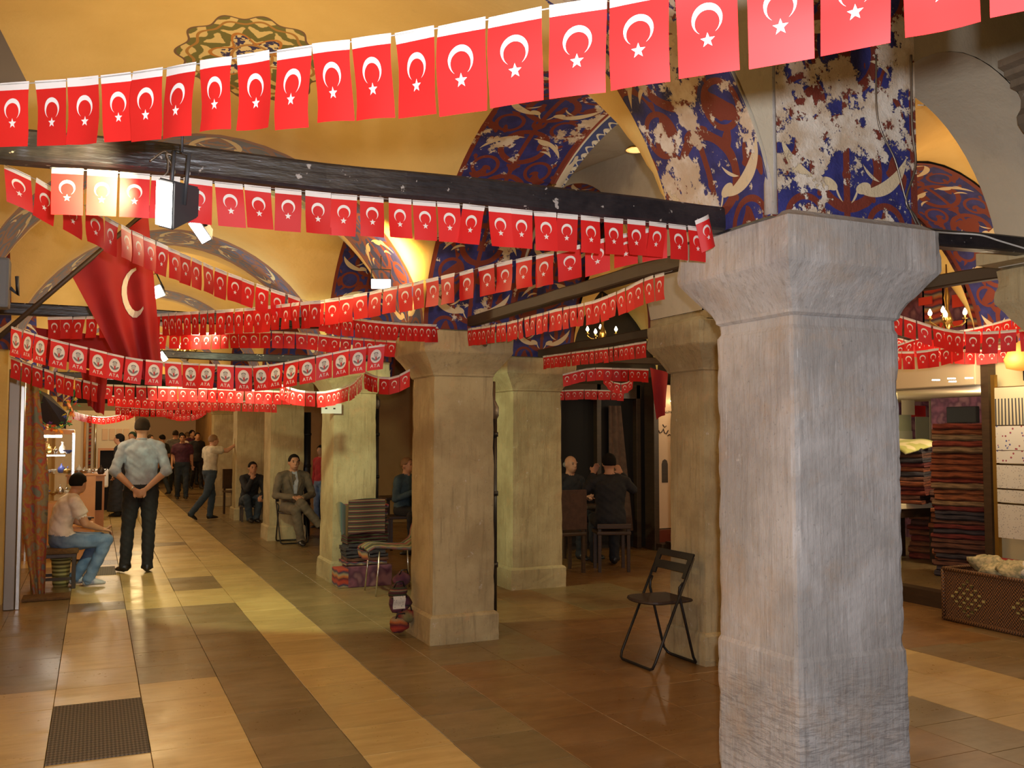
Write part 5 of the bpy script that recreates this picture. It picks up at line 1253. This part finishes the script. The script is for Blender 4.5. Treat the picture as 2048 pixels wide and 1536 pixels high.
# ================================================================= PEOPLE
def V3(*a): return Vector(a)
def shirt(name, c, c2=None): return cloth(name, c, c2, 9, .8, .35)
CL = {'lightblue': shirt('light_blue_shirt', (.34, .38, .46), (.27, .27, .32)), 'white': shirt('white_shirt', (.80, .72, .68), (.66, .56, .50)), 'cream': shirt('cream_shirt', (.58, .50, .36)),
      'black': shirt('black_cloth', (.012, .012, .016)), 'navy': shirt('navy_cloth', (.012, .018, .035)), 'jeans': shirt('blue_jeans', (.09, .15, .28), (.15, .22, .36)), 'darkjeans': shirt('dark_jeans', (.025, .04, .06)),
      'purple': shirt('purple_polo', (.085, .02, .05)), 'greysuit': shirt('grey_brown_suit', (.14, .11, .075), (.105, .082, .055)), 'darkgreen': shirt('dark_trousers', (.02, .03, .028)), 'red': shirt('red_jacket', (.42, .02, .03)),
      'blue': shirt('blue_jacket', (.05, .09, .12)), 'shoe': material('dark_shoe', (.012, .010, .010), .35), 'sneaker': shirt('white_sneaker', (.55, .55, .58), (.12, .13, .30)), 'grey': shirt('grey_cloth', (.16, .15, .14)), 'tan': shirt('tan_cloth', (.36, .24, .13)), 'belt': material('belt', (.015, .010, .008), .4)}

def person(label, loc, rz, J, mats, H=1.75, hair='short', hairm=None, vox=.014, look=(0, 0), sleeve='short', girth=1.0, eyes=False, curl=1.2, tail=0, group=None, jacket=False, skirt=False, collar=True, hands=None):
    """J: joints in metres for a 1.75 m figure, x right, y forward, z up; mats: top, bottom, shoe"""
    s = H/1.75; T = thing('person', label, 'person', loc, rz, group)
    J = {k: Vector(v)*s for k, v in J.items()}
    g = girth; bm = bmesh.new(); SEG = []
    def limb(pts, rad, m, side=None):
        tube(bm, pts, rad, 14, side=side)
        for a, b in zip(pts, pts[1:]): SEG.append((Vector(a), Vector(b), m, (rad[0][0] if isinstance(rad[0], tuple) else rad[0])))
    def ball(c, r): blob(bm, c, r, r, r, n=14, m=10)
    top, bot, shoe = mats[:3]; skin = 0
    right = (J['shR']-J['shL']).normalized(); spine_up = (J['neck']-J['pelvis']).normalized()
    # torso: pelvis, waist, chest, shoulders
    P0, P1_, P2_, P3_ = J['pelvis'], J['pelvis'].lerp(J['neck'], .33)+J.get('bend', V3(0,0,0)), J['pelvis'].lerp(J['neck'], .68)+J.get('bend', V3(0,0,0))*.8, J['neck']
    dn = -spine_up
    lo = J['hipL'].lerp(J['hipR'], .5)
    tube(bm, [P0+dn*.10*s, P0+dn*.05*s, P0, P1_.lerp(P0, .4), P1_, P2_, P2_.lerp(P3_, .45), P3_.lerp(P2_, .20), P3_+spine_up*.012*s],
         [(.10*s*g, .08*s*g), (.155*s*g, .12*s*g), (.168*s*g, .128*s*g), (.160*s*g, .122*s*g), (.150*s*g, .112*s*g), (.175*s*g, .118*s*g), (.182*s*g, .110*s*g), (.125*s*g, .085*s), (.055*s, .055*s)], 20, side=right)
    SEG.append((P0+dn*.10*s, P0+spine_up*.02*s, 2, .15)); SEG.append((P0+spine_up*(.07 if not jacket else -.08)*s, P3_+dn*.13*s, 1, .15)); SEG.append((P3_+dn*.10*s, P3_+dn*.015*s, 1, .075))
    # shoulders
    for S in 'LR':
        a = J['sh'+S]; tube(bm, [P3_+dn*.03*s, P3_.lerp(a, .5)+spine_up*.0, a], [.055*s, .062*s, .060*s], 12)
        SEG.append((P3_+dn*.03*s, a, 1, .06))
    # neck, head
    hd = J['head']; nk = J['neck']
    tube(bm, [nk+dn*.04*s, nk.lerp(hd, .5), hd], [.062*s, .054*s, .052*s], 14); SEG.append((nk+spine_up*.035*s, hd, 0, .062)); SEG.append((nk+dn*.02*s, nk+spine_up*.005*s, 1, .06))
    yw, pt_ = look; HR = Matrix.Rotation(math.radians(yw), 3, 'Z') @ Matrix.Rotation(math.radians(pt_), 3, 'X')
    def hp(x, y, z): return hd+HR@(V3(x, y, z)*s)
    def hb(c, rx, ry, rz): blob(bm, hp(*c), rx*s, ry*s, rz*s, M=HR, n=18, m=14)
    hb((0, -.008, .018), .076, .094, .098); hb((0, .022, -.035), .060, .068, .075); hb((0, .045, -.075), .036, .034, .032); hb((0, .062, -.005), .045, .030, .050)
    tube(bm, [hp(0, .088, .018), hp(0, .104, -.018), hp(0, .100, -.030)], [.008*s, .015*s, .014*s], 8)
    hb((0, .088, .030), .050, .012, .010); hb((0, .086, -.058), .024, .012, .007); hb((0, .084, -.070), .020, .012, .007)
    for sx in (-1, 1): hb((sx*.078, -.010, -.005), .010, .018, .030)
    SEG.append((hp(0, 0, -.06), hp(0, 0, .08), 0, .085))
    # arms
    for S in 'LR':
        a, e, w = J['sh'+S], J['el'+S], J['wr'+S]; loose = 1.0 if sleeve == 'skin' else 1.12
        ar = .050*s*loose*g**.5
        ball(a, .061*s); tube(bm, [a, a.lerp(e, .5), e], [ar*1.14, ar, ar*.82], 14); ball(e, ar*.84)
        fa = .041*s*(1.12 if sleeve == 'long' else 1); tube(bm, [e, e.lerp(w, .3), w], [ar*.82 if sleeve != 'skin' else fa, fa, .027*s*(1.35 if sleeve == 'long' else 1)], 14)
        f = {'short': .62, 'long': 9, 'rolled': 1.0}[sleeve] if sleeve in ('short', 'long', 'rolled') else .5
        if f >= 1: SEG.append((a, e, 1, .05)); 
        else: SEG.append((a, a.lerp(e, f), 1, .055)); SEG.append((a.lerp(e, f), e, 0, .045)); tube(bm, [a, a.lerp(e, f)], [ar*1.25, ar*1.38], 14)
        if sleeve == 'rolled': tube(bm, [a.lerp(e, .9), e, e.lerp(w, .16)], [ar*.98, ar*1.1, ar*.95], 14); SEG.append((e, e.lerp(w, .14), 1, .045))
        SEG.append((e.lerp(w, .2) if f < 9 else e, w, 0 if f < 9 else 1, .035))
        # hand
        hv = J.get('ha'+S); d = (hv.normalized() if hv is not None else (w-e).normalized()); pn = J.get('pn'+S); pn = pn.normalized() if pn is not None else d.cross(V3(1, 0, 0) if S == 'L' else V3(-1, 0, 0)).normalized()
        if pn.length < .1: pn = d.orthogonal().normalized()
        pn = (pn-d*pn.dot(d)).normalized(); sd = d.cross(pn).normalized()*(1 if S == 'L' else -1)   # towards the thumb
        tube(bm, [w, w+d*.03*s, w+d*.075*s, w+d*.092*s], [(.024*s, .019*s), (.034*s, .017*s), (.041*s, .015*s), (.036*s, .012*s)], 12, side=sd); SEG.append((w+d*.01*s, w+d*.09*s, 0, .035))
        for q in range(4):
            L = (.066, .078, .073, .058)[q]*s; b0 = w+d*.085*s+sd*(.030-.020*q)*s; dirv = d.copy(); pts = [b0]
            for t in range(3):
                dirv = (Matrix.Rotation(-curl*.42, 3, sd*(1 if S == 'L' else -1)) @ dirv); pts.append(pts[-1]+dirv*L*(.42, .32, .26)[t])
            tube(bm, pts, [.0105*s, .0100*s, .0092*s, .0075*s], 8); SEG.append((pts[0], pts[-1], 0, .012))
        b0 = w+d*.025*s+sd*.026*s; q1 = b0+(d*.6+sd*.75+pn*.15).normalized()*.040*s; q2 = q1+(d*.9+sd*.25+pn*.3).normalized()*.032*s; tube(bm, [b0, q1, q2], [.014*s, .0115*s, .009*s], 8); SEG.append((b0, q2, 0, .015))
    # legs and shoes
    for S in 'LR':
        h, k, a, t = J['hip'+S], J['kn'+S], J['an'+S], J['toe'+S]; lw = 1.08*g**.5
        ball(h, .088*s*lw); tube(bm, [h, h.lerp(k, .4), k], [.090*s*lw, .080*s*lw, .060*s*lw], 16); ball(k, .062*s*lw); tube(bm, [k, k.lerp(a, .35), a.lerp(k, .1), a+(a-k).normalized()*.03*s], [.060*s*lw, .060*s*lw, .050*s*lw, .056*s*lw], 16)
        SEG.append((h, k, 2, .08)); SEG.append((k, a+(a-k).normalized()*.02*s, 2, .06))
        fd = (t-a); fd.z = 0 if abs(fd.z) < .06*s else fd.z; fdn = fd.normalized(); sd = fdn.cross(V3(0, 0, 1)).normalized(); hl = a-fdn*.045*s+V3(0, 0, -.035*s); tt = t
        tube(bm, [hl-fdn*.02*s, hl+V3(0,0,.004), a.lerp(t, .45)+V3(0, 0, -.012*s), t.lerp(a, .18), t+fdn*.012*s], [(.022*s, .03*s), (.038*s, .045*s), (.046*s, .036*s), (.045*s, .026*s), (.018*s, .014*s)], 12, side=sd)
        SEG.append((hl, t, 3, .045))
    if skirt: tube(bm, [P0, P0.lerp(lo, .5)+V3(0, 0, -.25*s), V3(lo.x, lo.y, .12*s)], [(.17*s, .14*s), (.20*s, .17*s), (.25*s, .22*s)], 18); SEG.append((P0, V3(lo.x, lo.y, .14*s), 2, .2))
    if jacket:   # coat skirt below the waist
        tube(bm, [P0+spine_up*.12*s, P0, P0+dn*.10*s], [(.168*s*g, .128*s*g), (.185*s*g, .142*s*g), (.19*s*g, .15*s*g)], 18, side=right); SEG.append((P0, P0+dn*.12*s, 1, .16))
    bmesh.ops.recalc_face_normals(bm, faces=bm.faces)
    me = bpy.data.meshes.new('tmp'); bm.to_mesh(me); bm.free(); tmp = bpy.data.objects.new('tmp', me); COL.objects.link(tmp)
    md_ = tmp.modifiers.new('r', 'REMESH'); md_.mode = 'VOXEL'; md_.voxel_size = vox; sm = tmp.modifiers.new('s', 'SMOOTH'); sm.iterations = 3 if vox < .012 else 2; sm.factor = .5
    dg = bpy.context.evaluated_depsgraph_get(); body = bpy.data.meshes.new_from_object(tmp.evaluated_get(dg)); bpy.data.objects.remove(tmp); body.name = 'body'
    # soft cloth folds and regions, by nearest bone
    n = len(body.vertices); co = np.empty(n*3, np.float32); body.vertices.foreach_get('co', co); co = co.reshape(-1, 3)
    A = np.array([q[0][:] for q in SEG]); B = np.array([q[1][:] for q in SEG]); R = np.array([q[3]*s for q in SEG]); MI = np.array([q[2] for q in SEG])
    best = np.full(n, 1e9); reg = np.zeros(n, np.int32)
    for a, b, r, mi in zip(A, B, R, MI):
        ab_ = b-a; t = np.clip(((co-a)@ab_)/max(ab_@ab_, 1e-9), 0, 1); d = np.linalg.norm(co-(a+t[:, None]*ab_), axis=1)-r; k = d < best; best[k] = d[k]; reg[k] = mi
    nr = np.empty(n*3, np.float32); body.vertices.foreach_get('normal', nr); nr = nr.reshape(-1, 3)
    w = (reg > 0)*(reg < 3); disp = (np.sin(co[:, 2]*48+np.sin(co[:, 0]*31+2)*2+co[:, 1]*22)*.0028+np.sin(co[:, 2]*95+co[:, 0]*70)*.0012)*w*s
    co += nr*disp[:, None]; co += nr*(w*.004)[:, None]; body.vertices.foreach_set('co', co.ravel())
    nf = len(body.polygons); ls = np.empty(nf, np.int32); body.polygons.foreach_get('loop_start', ls); vi = np.empty(len(body.loops), np.int32); body.loops.foreach_get('vertex_index', vi)
    body.materials.clear()
    for m in [SKIN, CL[top], CL[bot], CL[shoe]]: body.materials.append(m)
    body.polygons.foreach_set('material_index', reg[vi[ls]].astype(np.int32)); body.polygons.foreach_set('use_smooth', np.ones(nf, bool)); body.update()
    link('body', body, [], T)
    # hair
    hm = hairm or HAIRD
    if hair != 'bald':
        bm = bmesh.new(); blob(bm, (0, 0, 0), .0845, .104, .104, n=22, m=18)
        low = {'short': -.045, 'long': -.16, 'bun': -.05, 'scarf': -.2}[hair]
        for v in list(bm.verts):
            x, y, z = v.co; 
            if y > 0: lim = .028+.36*max(0, y-.0)-(.05 if abs(x) > .06 else 0)+max(0, .02-y)*-1.5
            else: lim = low if abs(x) < .2 else 0
            if z < lim: v.co.z = lim; v.co.x *= .93 if lim > -.1 else 1; v.co.y *= .93 if y > 0 else .95
            v.co *= 1+.05*mnoise.noise(v.co*38)
        for v in bm.verts: v.co = hd+HR@((v.co+V3(0, -.012, .022))*s)
        obj('hair' if hair != 'scarf' else 'headscarf', bm, hm, T, smooth=True)
    else:
        bm = bmesh.new()
        for sx in (-1, 1): blob(bm, hp(sx*.066, -.04, .0), .018*s, .045*s, .035*s, M=HR)
        blob(bm, hp(0, -.085, -.01), .06*s, .022*s, .035*s, M=HR); obj('hair', bm, hm, T, smooth=True)
    if eyes:
        for sx in (-1, 1):
            bm = bmesh.new(); blob(bm, hp(sx*.031, .086, .010), .0115*s, .007*s, .0065*s, M=HR, n=10, m=6); obj('eye', bm, EYE_M, T, smooth=True)
            bm = bmesh.new(); blob(bm, hp(sx*.032, .091, .029), .019*s, .006*s, .0045*s, M=HR, n=10, m=6); obj('eyebrow', bm, hm, T, smooth=True)
        bm = bmesh.new(); blob(bm, hp(0, .0965, -.0635), .021*s, .004*s, .0035*s, M=HR, n=10, m=6); obj('mouth', bm, material('lips', (.22, .07, .055), .5), T, smooth=True)
    T['_s'] = s
    return T, J, s
def stand(**k):
    J = dict(pelvis=(0,0,.96), neck=(0,-.015,1.475), head=(0,.015,1.625), shL=(-.178,-.01,1.42), shR=(.178,-.01,1.42), elL=(-.235,-.04,1.13), elR=(.235,-.04,1.13), wrL=(-.235,.03,.88), wrR=(.235,.03,.88),
             hipL=(-.09,0,.91), hipR=(.09,0,.91), knL=(-.105,.02,.50), knR=(.105,.02,.50), anL=(-.11,-.02,.085), anR=(.11,-.02,.085), toeL=(-.13,.15,.025), toeR=(.13,.15,.025)); J.update(k); return J
def sit(sh=.44, **k):
    z = sh+.10
    J = dict(pelvis=(0,0,z), neck=(0,.04,z+.50), head=(0,.075,z+.65), shL=(-.178,.04,z+.445), shR=(.178,.04,z+.445), elL=(-.24,.04,z+.17), elR=(.24,.04,z+.17), wrL=(-.10,.26,z+.10), wrR=(.10,.26,z+.10),
             hipL=(-.09,.02,z-.02), hipR=(.09,.02,z-.02), knL=(-.12,.44,z-.02), knR=(.12,.44,z-.02), anL=(-.12,.42,.085), anR=(.12,.42,.085), toeL=(-.13,.59,.03), toeR=(.13,.59,.03)); J.update(k); return J
PI_ = math.pi
# standing man seen from behind, hands clasped at his back
J = stand(elL=(-.275,-.10,1.15), elR=(.275,-.10,1.15), wrL=(-.065,-.185,.945), wrR=(.065,-.185,.945), haL=(.75,-.10,-.55), haR=(-.75,-.16,-.50), pnL=(0,-1,0), pnR=(0,-1,0), anL=(-.15,-.02,.085), toeL=(-.24,.12,.025), knL=(-.13,.02,.50), toeR=(.09,.15,.025), anR=(.085,-.06,.085), knR=(.09,-.01,.5))
T, Jm, s = person('man seen from behind in light blue shirt and black trousers, hands clasped at his back', (.50, 11.72, 0), math.radians(-6), J, ('lightblue', 'black', 'shoe'), H=1.80, hairm=HAIRB, vox=.0095, sleeve='rolled', girth=1.10, curl=1.3, look=(-4, 0))
bm = bmesh.new(); w = Jm['wrL']; d = (Jm['wrL']-Jm['elL']).normalized(); Mx = d.to_track_quat('Z', 'Y').to_matrix(); lathe(bm, [(.030, -.008), (.033, -.004), (.033, .004), (.030, .008)], c=w-d*.015, n=16, M=Mx); obj('watch', bm, M['chrome'], T)
bm = bmesh.new(); tube(bm, [Jm['neck']+V3(.055*math.cos(a), .01+.058*math.sin(a), .032) for a in [k*PI_/6 for k in range(13)]], (.010), 6); obj('collar', bm, CL['lightblue'], T, smooth=True)
# boy on the stool, facing right, head turned away
J = sit(.42, neck=(0,.10,1.0), head=(0,.16,1.135), bend=(0,-.05,0), shL=(-.16,.09,.95), shR=(.16,.09,.95), elL=(-.20,.20,.70), elR=(.20,.20,.70), wrL=(-.09,.40,.62), wrR=(.08,.40,.62), haL=(.5,.8,-.15), haR=(-.2,.9,-.25), knL=(-.11,.42,.50), knR=(.13,.44,.50), anL=(-.06,.16,.085), anR=(.14,.26,.085), toeL=(-.06,.30,.03), toeR=(.17,.42,.03))
T, Jb, s = person('boy in a white short-sleeved shirt and jeans sitting on the stool at the left', (-.30, 10.93, 0), math.radians(-78), J, ('white', 'jeans', 'sneaker'), H=1.66, vox=.010, look=(38, 0), sleeve='short')
# crowd and passers-by (they face the camera: rz about pi)
walk = stand(knL=(-.1,.10,.5), anL=(-.1,.14,.10), toeL=(-.11,.30,.05), knR=(.1,-.02,.5), anR=(.1,-.20,.10), toeR=(.1,-.05,.03), wrL=(-.26,-.10,.9), wrR=(.26,.16,.9))
person('stout man in a purple polo shirt walking towards the camera', (1.95, 24.1, 0), PI_-.05, walk, ('purple', 'darkjeans', 'shoe'), H=1.62, vox=.018, girth=1.22, eyes=True)
person('man in a dark suit striding just right behind the purple polo man', (2.70, 28.4, 0), PI_+.25, walk, ('black', 'black', 'shoe'), H=1.66, vox=.02, sleeve='long', jacket=True)
# leaning man
J = stand(elR=(.22,.26,1.40), wrR=(.20,.46,1.52), haR=(0,.15,1), pnR=(0,1,0), neck=(0,.03,1.46), head=(0,.07,1.60), knL=(-.09,.10,.50), anL=(-.08,.05,.085), toeL=(-.08,.22,.03), knR=(.09,-.10,.52), anR=(.10,-.42,.15), toeR=(.10,-.30,.03), elL=(-.23,.02,1.15), wrL=(-.21,.14,.92))
person('man in a cream short-sleeved shirt leaning one hand on the far pillar', (1.98, 18.35, 0), math.radians(-72), J, ('cream', 'darkjeans', 'shoe'), H=1.62, hairm=HAIRL, vox=.014, girth=1.08, look=(0, 0))
# seated teenager, hand at his mouth
J = sit(.30, knL=(-.10,.38,.46), knR=(.14,.36,.46), anL=(-.04,.36,.085), anR=(.08,.34,.085), toeL=(-.05,.52,.03), toeR=(.07,.5,.03), neck=(0,.16,.86), head=(0,.21,1.0), bend=(0,-.03,0), shL=(-.17,.15,.81), shR=(.17,.15,.81), elL=(-.20,.30,.56), wrL=(-.10,.42,.50), elR=(.15,.38,.60), wrR=(.05,.34,.80), haR=(-.2,.0,1), haL=(.3,.3,-.8), pnR=(0,-1,0))
person('young man in a black jacket crouched on a low seat, hand at his mouth', (2.62, 17.75, 0), PI_+.12, J, ('black', 'darkjeans', 'shoe'), H=1.72, vox=.012, sleeve='long', eyes=True, jacket=True)
# seated man in the grey suit, legs crossed
z = .54
J = sit(.44, neck=(0,.04,1.02), head=(0,.08,1.165), shL=(-.185,.03,.965), shR=(.185,.03,.965), elL=(-.27,.10,.70), elR=(.27,.10,.70), wrL=(-.055,.33,.66), wrR=(.055,.34,.68), haL=(.85,.25,-.1), haR=(-.85,.25,-.05), knL=(-.02,.46,.60), anL=(-.26,.52,.30), toeL=(-.34,.64,.22), knR=(.06,.45,.50), anR=(-.02,.44,.085), toeR=(-.02,.61,.03))
T, J2, s = person('man in a grey-brown suit sitting with crossed legs before a pillar', (2.68, 13.95, 0), PI_+.05, J, ('greysuit', 'greysuit', 'shoe'), H=1.78, vox=.0105, sleeve='long', eyes=True, jacket=False, curl=1.0)
bm = bmesh.new(); nk = J2['neck']; V_ = [bm.verts.new(nk+V3(*p)*s) for p in ((-.035,.060,.02),(.035,.060,.02),(.045,.125,-.12),(.02,.135,-.30),(-.02,.135,-.30),(-.045,.125,-.12))]; bm.faces.new(V_); obj('shirt_front', bm, CL['lightblue'], T)
for sx in (-1, 1):
    bm = bmesh.new(); V_ = [bm.verts.new(nk+V3(sx*p[0], p[1], p[2])*s) for p in ((.035,.064,.03),(.085,.075,-.03),(.09,.125,-.14),(.022,.140,-.31),(.045,.130,-.12))]; bm.faces.new(V_); obj('lapel', bm, CL['greysuit'], T)
FC2 = thing('folding_chair', 'black folding chair under the man in the grey-brown suit', 'chair', (2.68, 14.02, 0), PI_+.05); chairset(FC2)
T = thing('stool', 'low dark seat under the crouched young man', 'stool', (2.62, 17.80, 0)); bm = bmesh.new(); box(bm, -.17, .17, -.15, .15, .26, .30, bev=.01); obj('seat', bm, M['wood_dark'], T)
for a, b in ((-.13,-.11),(.13,-.11),(-.13,.11),(.13,.11)): bm = bmesh.new(); box(bm, a-.015, a+.015, b-.015, b+.015, 0, .26); obj('leg', bm, M['wood_dark'], T)
# red jacket
person('child in a red jacket with a white stripe standing behind the black pipe', (3.54, 15.9, 0), math.radians(120), stand(), ('red', 'jeans', 'shoe'), H=1.42, vox=.014, sleeve='long', look=(10, -6))
bm = bmesh.new()
# seated pair behind the middle pillar
J = sit(.46, wrL=(-.05,.36,.80), wrR=(.10,.34,.86), haR=(-.5,.2,.8))
person('fair-haired woman in a blue jacket sitting behind the middle pillar', (3.98, 12.65, 0), math.radians(215), J, ('blue', 'black', 'shoe'), H=1.68, hair='short', hairm=HAIRL, vox=.013, sleeve='long', eyes=True)
person('person in a white shirt sitting half hidden by the middle pillar', (4.26, 11.7, 0), math.radians(62), sit(.46), ('white', 'black', 'shoe'), H=1.70, vox=.013, sleeve='long')
simple_chair('chair under the person in the white shirt', 4.26, 11.68, math.radians(62), .72)
# old man and the dark figure by the doorway
person('bald old man in a dark suit sitting by the dark doorway', (5.70, 10.95, 0), math.radians(190), sit(.46, wrL=(-.05,.40,.78), wrR=(.08,.42,.80)), ('black', 'black', 'shoe'), H=1.74, hair='bald', hairm=material('grey_hair', (.22, .20, .18), .7), vox=.012, sleeve='long', eyes=True)
simple_chair('chair under the bald old man', 5.70, 10.97, math.radians(190), .8)
J = sit(.48, elL=(-.28,.05,.92), wrL=(-.17,.20,1.10), elR=(.28,.05,.92), wrR=(.17,.20,1.10), haL=(.4,.2,.8), haR=(-.4,.2,.8))
person('person in black sitting with both hands raised, right of the old man', (5.60, 9.66, 0), math.radians(-20), J, ('black', 'black', 'shoe'), H=1.78, vox=.013, sleeve='long', girth=1.1)
simple_chair('black chair under the person in black by the doorway', 5.60, 9.64, math.radians(-20), .56)
T = thing('side_table', 'small dark table between the old man and the person in black', 'table', (5.72, 10.35, 0)); bm = bmesh.new(); box(bm, -.16, .3, -.2, .12, .68, .72, bev=.01); obj('top', bm, M['wood_dark'], T); bm = bmesh.new(); tube(bm, [(.08,-.05,0),(.08,-.05,.68)], .03, 10); obj('stand', bm, M['wood_dark'], T)
# black-clad group at the left
person('woman in a long black coat standing left of the man in blue', (.44, 19.8, 0), math.radians(70), stand(), ('black', 'black', 'shoe'), H=1.62, hair='scarf', vox=.016, sleeve='long', skirt=True, jacket=True)
person('person in dark clothes with a dark green scarf behind the man in blue', (.72, 21.3, 0), math.radians(150), stand(), ('navy', 'darkjeans', 'shoe'), H=1.66, hair='scarf', hairm=material('green_scarf', (.01, .04, .03), .8), vox=.018, sleeve='long')
bm = bmesh.new(); box(bm, -.12, .12, -.05, .05, 0, .34, bev=.03); o = obj('shopping_bag', bm, M['paper_white'], None, (.12, 18.9, .62)); 
tag(o, 'pale shopping bag held at the counter by the woman in the long black coat', 'bag')
CR = [('grey', 'darkgreen', 2.0, 27.0, 1.72, 'tall person in grey in the distant crowd, left of the suited walker', HAIRB), ('white', 'darkjeans', 2.35, 29.4, 1.66, 'person in a white top walking far down the aisle', HAIRD), ('tan', 'darkgreen', 2.7, 31.6, 1.68, 'person in tan clothes far down the aisle', HAIRL),
      ('purple', 'black', 2.75, 30.6, 1.74, 'person in a purple top at the back of the distant crowd', HAIRD), ('darkgreen', 'darkjeans', 1.62, 26.3, 1.60, 'person in dark green just behind the man in blue, right side', HAIRD), ('cream', 'tan', 1.45, 29.0, 1.60, 'person in pale clothes glimpsed beside the head of the man in blue', HAIRB), ('navy', 'black', 1.0, 30.5, 1.7, 'person in navy in the distance over the shoulder of the man in blue', HAIRD)]
for k, (a, b, x, y, h, lb, hm) in enumerate(CR): person(lb, (x, y, 0), PI_*(k % 2)+.2*k, walk, (a, b, 'shoe'), H=h, hairm=hm, vox=.022, sleeve='long' if k % 2 else 'short')
# far shops closing the aisle: lit counters and walls
rect('far_shop_wall', -1.0, 1.0, 32.8, 33.0, 0, 2.6, M['cream_panel'], 'lit cream shop wall at the far end of the aisle', 'wall', kind='structure')
rect('far_shop_window', 1.1, 3.1, 33.2, 33.4, .4, 2.2, M['peach_panel'], 'pale lit shop window at the far end behind the crowd', 'shop window')
